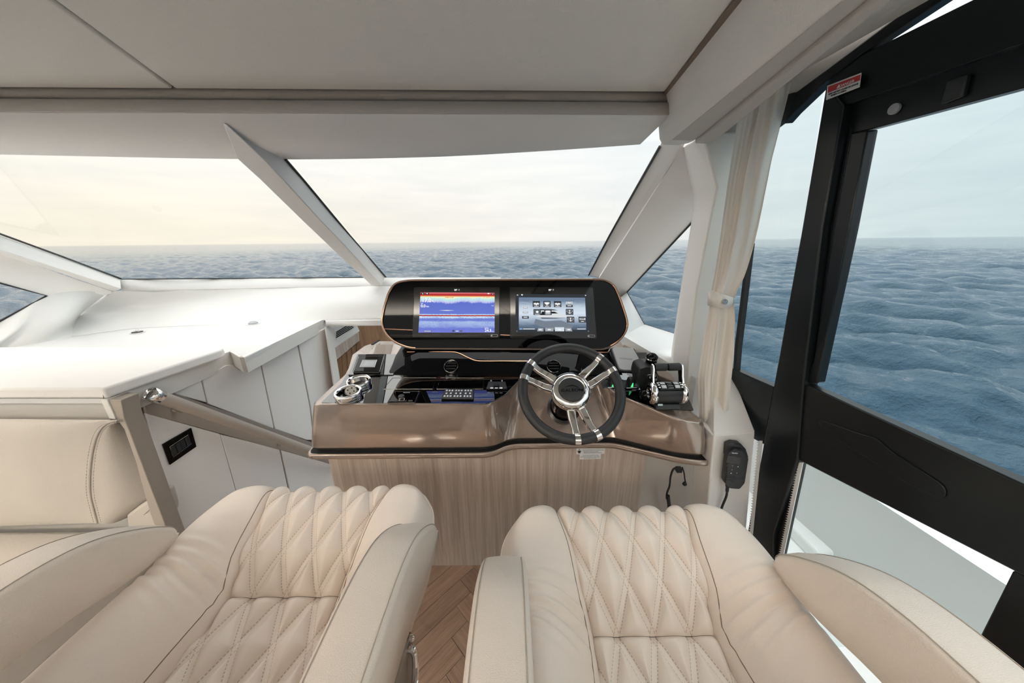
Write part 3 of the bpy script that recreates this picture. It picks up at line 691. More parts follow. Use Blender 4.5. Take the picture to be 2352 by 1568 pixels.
# fixed forward side glazing between curtain and door
fw_ = MB().prism([dp(*p, .012) for p in [(1700, 300), (1830, 210), (1892, 190), (1841, 528), (1777, 890), (1660, 845)]], DN * .004).build('window_5', 'glass_door'); struct(fw_, 'narrow fixed side window between the curtain and the black door post', 'window')
MB().prism([dp(*p, 0) for p in [(1664, 838), (1690, 850), (1777, 888), (1754, 1020), (1728, 1006), (1718, 985), (1676, 880)]], DN * .03).build('lower_panel', 'door_black', fw_, bevel=.002)
MB().prism([dp(*p, .002) for p in [(1716, 560), (1722, 560), (1694, 800), (1690, 852), (1684, 852), (1688, 790)]], DN * .02).build('edge_seal', 'black_rubber', fw_)
MB().prism([dp(*p, .002) for p in [(1770, 300), (1807, 272), (1826, 212), (1760, 230)]], DN * .02).build('corner_seal', 'black_rubber', fw_)
# round stop and bracket on the head beam
MB().lathe([(.001, 0), (.011, 0), (.011, .006), (.001, .007)], dp(2057, 250, .018), -DN, 18).build('stop_button', 'grommet_grey', dr)
b = MB(); b.prism([dp(*p, .02) for p in [(2185, 185), (2235, 168), (2222, 220), (2170, 240)]], -DN * .012); b.build('latch_bracket', 'black_plastic', dr, bevel=.003)
# warning label on the head beam
wlb = thing('warning_label', dp(1938, 200, -.003), 'white warning sticker with a red band on the black door head', 'sticker')
q = [dp(*p, -.0075) for p in [(1901, 197), (1979, 167), (1975, 200), (1898, 230)]]; MB().prism(q, -DN * .0012).build('sheet', 'label_white', wlb)
q = [dp(*p, -.0088) for p in [(1903, 199), (1977, 171), (1975.5, 184), (1902, 213)]]; MB().prism(q, -DN * .0008).build('red_band', 'label_red', wlb)
ex = dp(1979, 170, 0) - dp(1901, 200, 0); ey = dp(1938, 180) - dp(1938, 220)
text_mesh('lettering', 'DANGER', 'label_white', wlb, dp(1945, 192, -.0098), ex, ey, .0085, lift=.0004)
text_mesh('lettering', 'KEEP HANDS CLEAR OF DOOR', 'ink', wlb, dp(1936, 205, -.0088), ex, ey, .005, lift=.0004)
text_mesh('lettering', 'WHEN CLOSING', 'ink', wlb, dp(1926, 214, -.0088), ex, ey, .005, lift=.0004)
b = MB(); tc_ = dp(1926, 199, -.0098); exn = ex.normalized(); eyn = (ey - exn * ey.dot(exn)).normalized()
b.prism([tc_ - exn * .004 - eyn * .003, tc_ + exn * .004 - eyn * .003, tc_ + eyn * .005], -DN * .0006); b.build('triangle', 'label_white', wlb)

# --- starboard side lining below the curtain
sp_ = thing('wall_starboard', (.85, 1.0, .4), 'beige side lining box below the starboard window with the radio handset', 'wall', kind='structure')
Yp = 1.02
face = [at(1640, 1000, Y=Yp), at(1735, 991, Y=Yp), at(1715, 1215, Y=Yp), at(1690, 1420, Y=Yp), at(1590, 1420, Y=Yp), at(1620, 1215, Y=Yp)]
MB().prism(face, (0, .12, 0)).build('aft_face', 'vinyl_white', sp_, bevel=.006, seg=3)
MB().prism([at(1640, 1001, Y=Yp), at(1735, 991, Y=Yp), at(1684, 862, Y=1.2), at(1640, 850, Y=1.2)], (0, .05, -.06)).build('top_slope', 'vinyl_white', sp_, bevel=.004)
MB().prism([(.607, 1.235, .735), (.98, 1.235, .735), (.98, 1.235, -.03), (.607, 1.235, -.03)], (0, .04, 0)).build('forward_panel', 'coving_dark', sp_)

# --- side deck and bulwark outside the door
dko = MB(); 
dko.prism([(1.06, -1.5, .10), (1.80, -1.5, .10), (1.45, 2.2, .10), (1.0, 2.2, .10)], (0, 0, -.10)); sd_ = dko.build('side_deck', 'deck_white'); tag(sd_, 'white side deck outside the starboard door', 'deck', kind='structure')
bw = MB(); r_ = []
for Y in lin(-1.5, 2.2, 12):
    x = 1.78 - (Y + 1.5) / 3.7 * .33
    r_.append([Vector(p) for p in [(x - .03, Y, .08), (x - .01, Y, .49), (x - .02, Y, .545), (x + .24, Y, .575), (x + .28, Y, .55), (x + .29, Y, -1.0)]])
bw.loft(r_, closed=False, caps=False); bw = bw.build('bulwark', 'white_paint', solid=.006); tag(bw, 'white bulwark with capping rail along the starboard side deck', 'bulwark', kind='structure')
stp = thing('deck_step', at(1830, 1290, X=1.45), 'small white moulded step on the side deck seen through the lower door glass', 'step')
s0_ = at(1835, 1265, X=1.42)
MB().box(s0_ + Vector((0, 0, -.09)), (.30, .34, .18)).build('tread', 'white_paint', stp, bevel=.02, seg=3)
MB().box(s0_ + Vector((.10, .05, .03)), (.16, .22, .07)).build('riser', 'white_paint', stp, bevel=.015, seg=3)
# --- port saloon side further aft: sill wall, window posts, roof edge (light reaches in between)
aw = thing('wall_port', (-3.3, -.8, 0), 'white port saloon side with large windows aft of the sofa', 'wall', kind='structure')
MB().box((-3.35, -.8, .45), (.06, 3.4, 1.1)).build('lower_wall', 'vinyl_white', aw)
for y in (-2.3, -.6, .95): MB().box((-3.32, y, 1.5), (.06, .10, 1.0)).build('post', 'vinyl_white', aw)

# ================================================================== HELM CONSOLE
hc = thing('helm_console', (-.03, 1.3, 0), 'bronze lacquered helm console with black glass dash and pale wood cabinet', 'console')
# cabinet front and sides
cb_ = MB(); cb_.prism([(-.842, 1.2, -.005), (.605, 1.2, -.005), (.605, 1.2, .74), (-.842, 1.2, .74)], (0, .5, 0)); cb_.build('cabinet_front', 'ash_veneer', hc)
def zt(X, Y): return .975 + .095 * (Y - 1.12) - max(0., X - .40) * .14
top2 = [(-.795, 1.42), (-.812, 1.12), (-.085, 1.112), (.037, 1.35), (.379, 1.347), (.435, 1.206), (.635, 1.045), (.748, 1.045), (.665, 1.42)]
bot2 = [(-.862, 1.42), (-.857, 1.118), (-.088, 1.115), (-.015, 1.172), (.430, 1.173), (.470, 1.160), (.681, 1.062), (.781, 1.049), (.70, 1.42)]
RAD = [0, .035, .05, .05, .03, .05, .06, .035, 0]
def ring(p2, zf, inset=0., dz=0.):
    c = Vector((-.03, 1.45))
    pts = []
    for x, y in p2:
        v = Vector((x, y)); d = c - v
        if inset:
            # pull straight back and sideways a little
            v = v + Vector((inset if x < -.3 else (-inset if x > .5 else 0), inset))
        z = zf(v.x, v.y) if callable(zf) else zf
        pts.append(Vector((v.x, v.y, z + dz)))
    return round_poly(pts, RAD, 6, closed=False)
rT = ring(top2, zt); rB = ring(bot2, .785)
fs = MB().loft([ring(bot2, .768, .016), ring(bot2, .775, .005), rB, [a.lerp(b, .5) + Vector((0, -.004, 0)) for a, b in zip(rB, rT)], [a.lerp(b, .94) for a, b in zip(rB, rT)], ring(top2, zt, .002, .004), ring(top2, zt, .009, .0075), ring(top2, zt, .03, .008)], closed=False, caps=False)
fs.build('fascia', 'bronze', hc, sharp=50)
# deck skin behind the fascia edge
rd = ring(top2, zt, .03, .008); dkp = rd + [Vector((.70, 1.75, 1.03)), Vector((-.80, 1.75, 1.03))]
MB().add(dkp, [tuple(range(len(dkp)))]).build('deck_skin', 'bronze', hc)
# dark reveal and lower lip
MB().loft([ring(bot2, .772, .012), ring(bot2, .758, .014), ring(bot2, .7575, -.007)], closed=False, caps=False).build('shadow_reveal', 'dark_slot', hc)
lipr = lambda z, i: ring(bot2, z, i)
MB().loft([lipr(.756, -.004), lipr(.7605, -.007), lipr(.760, -.012), lipr(.755, -.015), lipr(.738, -.014), lipr(.734, -.008), lipr(.734, .06)], closed=False, caps=False).build('lower_lip', 'bronze', hc, sharp=60)
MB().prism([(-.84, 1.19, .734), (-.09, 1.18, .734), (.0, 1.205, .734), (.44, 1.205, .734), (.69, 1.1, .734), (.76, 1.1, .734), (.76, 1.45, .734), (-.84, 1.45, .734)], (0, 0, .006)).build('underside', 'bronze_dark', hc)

# black glass deck panels
DKP = plane3((-.5, 1.12, zt(-.5, 1.12) + .0095), (.3, 1.12, zt(.3, 1.12) + .0095), (0, 1.4, zt(0, 1.4) + .0095))
DKR = plane3((.45, 1.2, zt(.45, 1.2) + .0105), (.65, 1.1, zt(.65, 1.1) + .0105), (.6, 1.4, zt(.6, 1.4) + .0105))
gl = round_poly([on(*p, DKP) for p in [(736, 925), (1122, 926), (1158, 908), (1192, 872), (1386, 872), (1386, 858), (797, 858), (783, 880)]], [.012, .02, .02, .02, 0, 0, .004, .01], 5)
MB().prism(gl, (0, 0, -.004)).build('glass_top', 'deck_glass', hc, bevel=.0008)
glr = round_poly([on(*p, DKR) for p in [(1382, 872), (1394, 882), (1424, 906), (1505, 938), (1594, 942), (1566, 878), (1540, 838), (1384, 846)]], [0, .01, .02, .01, .01, .01, .01, 0], 4)
MB().prism(glr, (0, 0, -.004)).build('glass_top', 'deck_glass', hc, bevel=.0008)
# flush lids cut in the glass (fine pale joint lines)
def outline(parent, name, pts, pl, r=.0008, m='steel'):
    P_ = [on(*p, shift(pl, .001 if pl[1].z > 0 else -.001)) for p in pts]
    MB().tube(P_, r, 6, closed=True).build(name, m, parent)
outline(hc, 'flush_lid', [(902, 867), (1002, 867), (994, 893), (880, 893)], DKP)
outline(hc, 'flush_lid', [(1012, 867), (1111, 868), (1110, 893), (1003, 893)], DKP)
# riser behind the deck up to the display pod, with a left shoulder
rb = [on(x, 861, DKP) for x in (893, 905, 960, 1100, 1300, 1400, 1430)]
rt = [at(x, y, Y=1.455) for x, y in ((908, 818), (920, 806), (965, 800), (1100, 800), (1300, 800), (1395, 800), (1412, 815))]
rm = [a.lerp(b, .5) for a, b in zip(rb, rt)]
RSP = plane3(rb[2], rb[4], rt[3]); RSN = RSP[1] if RSP[1].y < 0 else -RSP[1]
def rsp(x, y, d=0.): return on(x, y, (RSP[0] + RSN * d, RSN))
MB().loft([rb, rt, [p + Vector((0, .1, .02)) for p in rt]], closed=False, caps=False).build('riser', 'black_gloss', hc, sharp=60)
MB().loft([[rb[0] + Vector((-.03, .02, .001)), rb[0], rm[0], rt[0], rt[0] + Vector((0, .1, .01))], [rb[0] + Vector((-.032, .04, 0)), rb[0] + Vector((-.02, .06, .015)), rm[0] + Vector((-.015, .08, -.005)), rt[0] + Vector((-.01, .1, -.004)), rt[0] + Vector((0, .12, 0))]], closed=False, caps=False).build('riser_shoulder', 'black_gloss', hc, sharp=80, subsurf=2)
# copper inlay wave on the riser
inl = smooth_path([rsp(x, y, .002) for x, y in [(935, 808), (985, 808), (1035, 808), (1054, 811), (1075, 821), (1094, 828), (1120, 829), (1170, 829), (1222, 829)]], 5)
MB().tube(inl, .0022, 6).build('copper_inlay', 'copper', hc)
inl = [rsp(x, y, .002) for x, y in [(1345, 809), (1396, 809), (1400, 803)]]; MB().tube(inl, .0018, 6).build('copper_inlay', 'copper', hc)
# left wing: raised plinth for the touch panel and bronze shoulder behind
lw = [on(788, 868, DKP), at(800, 845, Y=1.46), at(809, 814, Y=1.60), at(837, 794, Y=1.78), at(872, 783, Y=1.88), at(930, 783, Y=1.88), at(925, 812, Y=1.6), at(905, 862, Y=1.38)]
MB().prism(lw, (0, .0, -.10)).build('left_wing', 'bronze', hc, bevel=.004)
LWP = plane3(at(800, 858, Y=1.37) + Vector((0, 0, .006)), at(905, 858, Y=1.37) + Vector((0, 0, .006)), at(860, 817, Y=1.53) + Vector((0, 0, .006)))
MB().prism([on(*p, LWP) for p in [(800, 860), (903, 860), (908, 840), (911, 813), (820, 813)]], (0, 0, -.006)).build('glass_plinth', 'deck_glass', hc)
MB().prism([at(852, 792, Y=1.77), at(870, 781, Y=1.86), at(873, 782, Y=1.86), at(857, 792.5, Y=1.77)], (0, 0, .004)).build('slot', 'dark_slot', hc)
# bronze shoulder on the starboard side behind the controls
rw = [at(1432, 790, Y=1.62), at(1450, 800, Y=1.60), at(1478, 812, Y=1.5), at(1560, 862, Y=1.30), at(1560, 880, Y=1.28), at(1480, 850, Y=1.4), at(1410, 820, Y=1.5)]
MB().prism(rw, (0, 0, -.08)).build('right_wing', 'bronze', hc, bevel=.003)
MB().prism([at(1455, 809, Y=1.50), at(1484, 809, Y=1.50), at(1489, 830, Y=1.42), at(1500, 858, Y=1.36), at(1462, 858, Y=1.36)], (0, .01, -.02)).build('glass_pad', 'deck_glass', hc, bevel=.001)

# ------------------------------------------------------------------ round air vents in the riser
for k, x in enumerate((1036, 1272)):
    c0 = rsp(x, 841, .006); ax = RSN
    t = thing('air_vent', c0, ('round black air vent with chrome ring on the dash left of the steering wheel', 'round black air vent with chrome ring seen through the steering wheel')[k], 'air vent', 'round dash air vents')
    MB().lathe([(.0335, -.02), (.0335, .003), (.032, .005), (.0305, .003), (.0305, -.02)], c0, ax, 32).build('ring', 'steel', t)
    MB().lathe([(.001, -.004), (.0305, -.004), (.0305, -.012), (.001, -.012)], c0, ax, 24).build('bowl', 'black_gloss', t)
    R_ = Matrix.Rotation(math.radians(-53), 3, 'X') @ Matrix.Rotation(math.radians(-15), 3, 'Z')
    for j in (-1, 0, 1):
        MB().box(c0 + ax * .001 + Vector((0, -RSN.z, RSN.y)) * -j * .014, (.05 if j == 0 else .042, .0022, .009), Matrix.Rotation(math.radians(35), 3, 'X')).build('blade', 'black_plastic', t)
    MB().box(rsp(x, 841 + 20, .008), (.014, .006, .006)).build('thumb_tab', 'chrome', t)

# ------------------------------------------------------------------ display pod
PD = plane3(at(1000, 803, Y=1.45), at(1300, 803, Y=1.45), at(1160, 640, Y=1.53))
if PD[1].y > 0: PD = (PD[0], -PD[1])
pn = PD[1]                                                   # faces aft
def pp(x, y, d=0.): return on(x, y, (PD[0] + pn * d, pn))
pod = thing('display_pod', pp(1160, 803), 'black glass display pod with bronze rim above the steering wheel', 'display pod')
loop_px = [(941, 803), (906, 790), (883, 768), (872, 742), (880, 700), (890, 668), (906, 646), (940, 640), (1150, 639), (1385, 638), (1412, 650), (1424, 675), (1438, 715), (1446, 743), (1440, 765), (1424, 786), (1392, 805), (1160, 804)]
loop = [pp(*p) for p in loop_px]
cen = pp(1160, 722)
def inset(lp, d):
    out = []
    n = len(lp)
    for i, p in enumerate(lp):
        t = (lp[(i + 1) % n] - lp[i - 1]).normalized(); nrm = t.cross(pn)
        if nrm.dot(cen - p) < 0: nrm = -nrm
        out.append(p + nrm * d)
    return out
loopS = []
for i, p in enumerate(loop): pass
lo_s = round_poly(loop, .03, 5)
back = lambda lp, d: [p - pn * d for p in lp]
MB().loft([back(inset(lo_s, .035), .11), back(inset(lo_s, .012), .08), back(inset(lo_s, .001), .03), back(lo_s, .008), [p + pn * .004 for p in inset(lo_s, .003)], [p + pn * .005 for p in inset(lo_s, .008)], back(inset(lo_s, .011), .004)], caps=False).build('shell', 'bronze', pod, sharp=60)
gp = back(inset(lo_s, .0115), .002); MB().add(gp + back(gp, .08), [tuple(range(len(gp))), tuple(range(2 * len(gp) - 1, len(gp) - 1, -1))] + [((i + 1) % len(gp), i, i + len(gp), (i + 1) % len(gp) + len(gp)) for i in range(len(gp))]).build('black_panel', 'black_gloss', pod)
ri = [p + pn * .003 for p in inset(lo_s, .0095)]
MB().tube([p for p in ri if (p - pp(1160, 798)).dot(Vector((0, -pn.z, pn.y)) * -1) > 0], .0026, 6).build('rim_inlay', 'copper', pod)
for a, b in (((882, 755), (948, 758)), ((1149, 769), (1172, 770))):
    MB().tube([pp(*a, -.001), pp(*b, -.001)], .0022, 6).build('copper_strip', 'copper', pod)

# ------------------------------------------------------------------ screens
def sonar_mat():
    M = bpy.data.materials.new('sonar_picture'); M.use_nodes = True; N, L, add = nodes(M.node_tree); N.clear()
    uv = add('ShaderNodeUVMap'); sp = add('ShaderNodeSeparateXYZ'); L.new(uv.outputs[0], sp.inputs[0])
    def mth(op, a, b=None):
        n = add('ShaderNodeMath', operation=op)
        for i, v in enumerate((a, b)):
            if v is None: continue
            if isinstance(v, (int, float)): n.inputs[i].default_value = v
            else: L.new(v, n.inputs[i])
        return n.outputs[0]
    def noise(scale, st, det=2.):
        mp = add('ShaderNodeMapping'); mp.inputs['Scale'].default_value = st; L.new(uv.outputs[0], mp.inputs[0])
        n = add('ShaderNodeTexNoise'); n.inputs['Scale'].default_value = scale; n.inputs['Detail'].default_value = det; L.new(mp.outputs[0], n.inputs[0]); return n.outputs[0]
    u, v = sp.outputs[0], sp.outputs[1]
    wob = mth('MULTIPLY', mth('SUBTRACT', noise(4, (1, .0, 1), 4), .5), .22); fine = mth('MULTIPLY', mth('SUBTRACT', noise(60, (1, .3, 1), 1), .5), .06)
    vv = mth('ADD', v, mth('MULTIPLY', mth('ADD', wob, fine), mth('LESS_THAN', v, .885)))
    r = ramp(add, [(0.0, (.20, .22, .66)), (.08, (.15, .19, .64)), (.40, (.15, .20, .62)), (.74, (.12, .17, .60)), (.765, (.45, .45, .80)), (.80, (.55, .68, .86)), (.85, (.50, .82, .74)), (.885, (.88, .88, .62)), (.895, (.9, .75, .35)), (.905, (.72, .16, .05)), (.918, (.80, .30, .12)), (.925, (.45, .02, .02)), (.95, (.40, .02, .03)), (.965, (.66, .10, .10)), (1.0, (.55, .18, .2))]); L.new(vv, r.inputs[0])
    # bottom echo: white snow below, red hard line above it
    sn = noise(95, (1.4, 1, 1), 1); big = noise(5, (1, .8, 1), 3)
    env = ramp(add, [(.05, (0, 0, 0)), (.14, (.5, .5, .5)), (.27, (.62, .62, .62)), (.31, (.28, .28, .28)), (.345, (.34, .34, .34)), (.375, (.75, .75, .75)), (.45, (.85, .85, .85)), (.47, (.3, .3, .3)), (.51, (.12, .12, .12)), (.55, (0, 0, 0))]); L.new(v, env.inputs[0])
    env2 = mth('MULTIPLY', env.outputs[0], mth('ADD', mth('MULTIPLY', big, .7), .62))
    snow = mth('GREATER_THAN', mth('ADD', sn, mth('MULTIPLY', env2, .55)), .83)
    mx = add('ShaderNodeMix', data_type='RGBA'); L.new(snow, mx.inputs[0]); L.new(r.outputs[0], mx.inputs[6]); mx.inputs[7].default_value = (.62, .80, .92, 1)
    dist = mth('ABSOLUTE', mth('SUBTRACT', mth('ADD', v, mth('MULTIPLY', mth('SUBTRACT', noise(25, (1, 0, 1), 3), .5), .02)), .425))
    red = mth('LESS_THAN', dist, .014); mx2 = add('ShaderNodeMix', data_type='RGBA'); L.new(red, mx2.inputs[0]); L.new(mx.outputs[2], mx2.inputs[6]); mx2.inputs[7].default_value = (.42, .015, .02, 1)
    # thin arch echoes in mid water
    d2 = mth('ABSOLUTE', mth('SUBTRACT', v, .555)); lim = mth('MULTIPLY', mth('SUBTRACT', .11, mth('ABSOLUTE', mth('SUBTRACT', u, .37))), .09)
    ar = mth('LESS_THAN', d2, lim); mx3 = add('ShaderNodeMix', data_type='RGBA'); L.new(ar, mx3.inputs[0]); L.new(mx2.outputs[2], mx3.inputs[6]); mx3.inputs[7].default_value = (.80, .83, .83, 1)
    e = add('ShaderNodeEmission'); L.new(mx3.outputs[2], e.inputs[0]); e.inputs[1].default_value = .95
    o = add('ShaderNodeOutputMaterial'); L.new(e.outputs[0], o.inputs[0]); MATS['sonar_picture'] = M
sonar_mat()
def control_mat():
    M = bpy.data.materials.new('control_picture'); M.use_nodes = True; N, L, add = nodes(M.node_tree); N.clear()
    uv = add('ShaderNodeUVMap'); sp = add('ShaderNodeSeparateXYZ'); L.new(uv.outputs[0], sp.inputs[0])
    mp = add('ShaderNodeMapping'); mp.inputs['Scale'].default_value = (2, 16, 1); L.new(uv.outputs[0], mp.inputs[0])
    n = add('ShaderNodeTexNoise'); n.inputs['Scale'].default_value = 3; n.inputs['Detail'].default_value = 4; L.new(mp.outputs[0], n.inputs[0])
    mm = add('ShaderNodeMath', operation='MULTIPLY_ADD'); L.new(n.outputs[0], mm.inputs[0]); mm.inputs[1].default_value = .22; L.new(sp.outputs[1], mm.inputs[2])
    r = ramp(add, [(.08, (.05, .07, .10)), (.25, (.13, .18, .26)), (.42, (.36, .44, .54)), (.62, (.62, .70, .80)), (.80, (.52, .60, .70)), (.98, (.22, .29, .38)), (1.1, (.15, .21, .30))]); L.new(mm.outputs[0], r.inputs[0])
    e = add('ShaderNodeEmission'); L.new(r.outputs[0], e.inputs[0]); o = add('ShaderNodeOutputMaterial'); L.new(e.outputs[0], o.inputs[0]); MATS['control_picture'] = M
control_mat()
mat('bezel_glass', (.004, .004, .004), .05)
def emis(name, c, s=1.0):
    M = bpy.data.materials.new(name); M.use_nodes = True; N, L, add = nodes(M.node_tree); N.clear(); e = add('ShaderNodeEmission'); e.inputs[0].default_value = (*c, 1); e.inputs[1].default_value = s
    o = add('ShaderNodeOutputMaterial'); L.new(e.outputs[0], o.inputs[0]); MATS[name] = M
emis('px_white', (.85, .87, .9)); emis('px_icon', (.10, .11, .12)); emis('px_grey', (.34, .36, .38)); emis('px_dark', (.015, .018, .022)); emis('px_blue', (.25, .42, .75)); emis('px_light', (.62, .68, .74)); emis('px_edge', (.035, .04, .045)); emis('px_hull', (.66, .68, .70)); emis('px_wake', (.17, .205, .25))
def plotter(k, bez, scr, label, picture):
    t = thing('chartplotter', pp(*bez[3]), label, 'chartplotter', 'chartplotters in the display pod')
    bl = round_poly([pp(*p, .001) for p in bez], .006, 4)
    MB().prism(bl, pn * .007).build('bezel', 'bezel_glass', t, bevel=.001)
    MB().tube([p + pn * .0075 for p in inset_c(bl, .001)], .0007, 5, closed=True).build('bezel_edge', 'black_plastic', t)
    c = [pp(*p, .0086) for p in scr]                    # tl, tr, br, bl
    S = lambda u, v, d=0.: (c[3].lerp(c[2], u)).lerp(c[0].lerp(c[1], u), v) + pn * d
    us, vs = lin(0, 1, 2), lin(0, 1, 2)
    g_ = grid(lambda u, v: S(u, v), us, vs); g_.uv = [(u, v) for v in vs for u in us]
    s_ = g_.build('screen', picture, t)
    ex, ey = c[2] - c[3], c[0] - c[3]
    # maker's mark on the bezel: slanted flag and the letter R
    mx_, my_ = (bez[0][0] + bez[1][0]) / 2, bez[0][1] + 5.6
    b_ = MB()
    for (x0, x1) in ((-6, -1.2), (-4.8, 0.2)):
        pass
    b_.prism([pp(mx_ - 6.5, my_ - 2, .0083), pp(mx_ + 1, my_ - 2, .0083), pp(mx_ - 2, my_ + 2.2, .0083), pp(mx_ - 6.5, my_ + 2.2, .0083)], pn * .0004)
    b_.build('emblem', 'glyph', t)
    text_mesh('emblem_letter', 'R', 'glyph', t, pp(mx_ + 4, my_, .0083), ex, ey, .011, depth=.0002, shear=.25, xs=1.1)
    # brightness key at the lower right of the bezel
    kx, ky = bez[2][0] - 12, bez[2][1] - 5.5
    MB().tube(round_poly([pp(kx - 8, ky - 2.4, .0084), pp(kx + 8, ky - 2.4, .0084), pp(kx + 8, ky + 2.4, .0084), pp(kx - 8, ky + 2.4, .0084)], .004, 4), .0004, 5, closed=True).build('touch_key', 'glyph', t)
    MB().lathe([(.001, 0), (.0026, 0), (.0026, .0004), (.001, .0004)], pp(kx - 5.5, ky, .0084), pn, 12).build('key_dot', 'glyph', t)
    return t, s_, S, ex, ey
def inset_c(lp, d):
    c = sum(lp, Vector()) / len(lp); return [p + (c - p).normalized() * d for p in lp]
def rect(parent, S, u0, v0, u1, v1, m, name, d=.0003, th=.0003, r=0.):
    P_ = [S(u0, v0, d), S(u1, v0, d), S(u1, v1, d), S(u0, v1, d)]
    if r: P_ = round_poly(P_, r, 3)
    return MB().prism(P_, pn * th).build(name, m, parent)
t1, s1, S1, ex1, ey1 = plotter(0, [(952, 660), (1148, 660), (1147, 776), (948, 774)], [(966, 671), (1136, 672), (1136, 763.5), (961, 763.5)], 'left chartplotter showing a blue and red sonar picture', 'sonar_picture')
text_mesh('reading', '17.0', 'px_white', s1, S1(.085, .80, .0004), ex1, ey1, .027, depth=.0001, bold=.0007)
text_mesh('reading', 'ft', 'px_white', s1, S1(.172, .785, .0004), ex1, ey1, .012, depth=.0001, bold=.0002)
text_mesh('reading', '0.0', 'px_white', s1, S1(.045, .66, .0004), ex1, ey1, .019, depth=.0001, bold=.0005)
text_mesh('reading', 'kts', 'px_white', s1, S1(.105, .652, .0004), ex1, ey1, .011, depth=.0001, bold=.0002)
text_mesh('reading', '24.5', 'px_white', s1, S1(.915, .05, .0004), ex1, ey1, .019, depth=.0001, bold=.0005)
text_mesh('reading', 'km', 'px_white', s1, S1(.978, .03, .0004), ex1, ey1, .009, depth=.0001)
text_mesh('reading', '10.0', 'px_white', s1, S1(.972, .675, .0004), ex1, ey1, .007, depth=.0001)
rect(s1, S1, .015, .715, .04, .73, 'px_white', 'caption'); rect(s1, S1, .87, .105, .92, .12, 'px_white', 'caption'); rect(s1, S1, .49, .03, .525, .045, 'px_white', 'caption'); rect(s1, S1, .07, .02, .17, .05, 'px_edge', 'status_tag'); rect(s1, S1, .075, .028, .165, .042, 'px_white', 'caption', .0007)
for u in (.008, .068): rect(s1, S1, u, .945, u + .045, .992, 'px_dark', 'menu_key')
rect(s1, S1, .957, .945, .992, .985, 'px_dark', 'menu_key')
for u in (.445, .545): rect(s1, S1, u, .02, u + .028, .062, 'px_edge', 'zoom_key')
text_mesh('symbol', '+', 'px_white', s1, S1(.559, .042, .0008), ex1, ey1, .010, depth=.0001); text_mesh('symbol', '-', 'px_white', s1, S1(.459, .042, .0008), ex1, ey1, .010, depth=.0001)
MB().prism([S1(.02, .955, .0008), S1(.042, .955, .0008), S1(.031, .982, .0008)], pn * .0002).build('symbol', 'px_white', s1)
rect(s1, S1, .08, .958, .10, .982, 'px_white', 'symbol', .0007); rect(s1, S1, .968, .957, .982, .972, 'px_white', 'symbol', .0007); rect(s1, S1, .905, .965, .93, .99, 'px_white', 'symbol', .0004)

t2, s2, S2, ex2, ey2 = plotter(1, [(1171, 660), (1362, 660), (1370, 777), (1172, 776)], [(1184, 675), (1351, 676), (1355, 764), (1184, 764)], 'right chartplotter showing a grey control page with anchor icons', 'px_edge')
g_ = grid(lambda u, v: S2(.045 + u * .91, .075 + v * .84, .0003), [0, 1], [0, 1]); g_.uv = [(u, v) for v in (0, 1) for u in (0, 1)]; g_.build('page_picture', 'control_picture', s2)
text_mesh('page_arrow', '<', 'px_white', s2, S2(.02, .04, .0004), ex2, ey2, .008, depth=.0001); text_mesh('page_arrow', '>', 'px_white', s2, S2(.98, .04, .0004), ex2, ey2, .008, depth=.0001)
# motor yacht drawn on the page
MB().prism([S2(*p, .0005) for p in [(.28, .42), (.34, .40), (.60, .395), (.78, .41), (.84, .42), (.74, .44), (.66, .46), (.60, .52), (.53, .58), (.36, .58), (.31, .45)]], pn * .0002).build('boat_hull', 'px_hull', s2)
MB().prism([S2(*p, .0008) for p in [(.34, .46), (.36, .55), (.53, .55), (.58, .505), (.48, .50), (.46, .46)]], pn * .0002).build('boat_window', 'px_dark', s2)
MB().prism([S2(*p, .0008) for p in [(.33, .395), (.36, .37), (.55, .372), (.70, .395), (.55, .39)]], pn * .0002).build('boat_stripe', 'px_dark', s2)
MB().prism([S2(*p, .0005) for p in [(.30, .60), (.33, .62), (.52, .61), (.58, .585), (.31, .585)]], pn * .0002).build('boat_roof', 'px_edge', s2)
MB().prism([S2(*p, .0004) for p in [(.27, .36), (.40, .30), (.62, .32), (.78, .20), (.75, .10), (.48, .09), (.34, .16), (.25, .24)]], pn * .0001).build('boat_reflection', 'px_wake', s2)
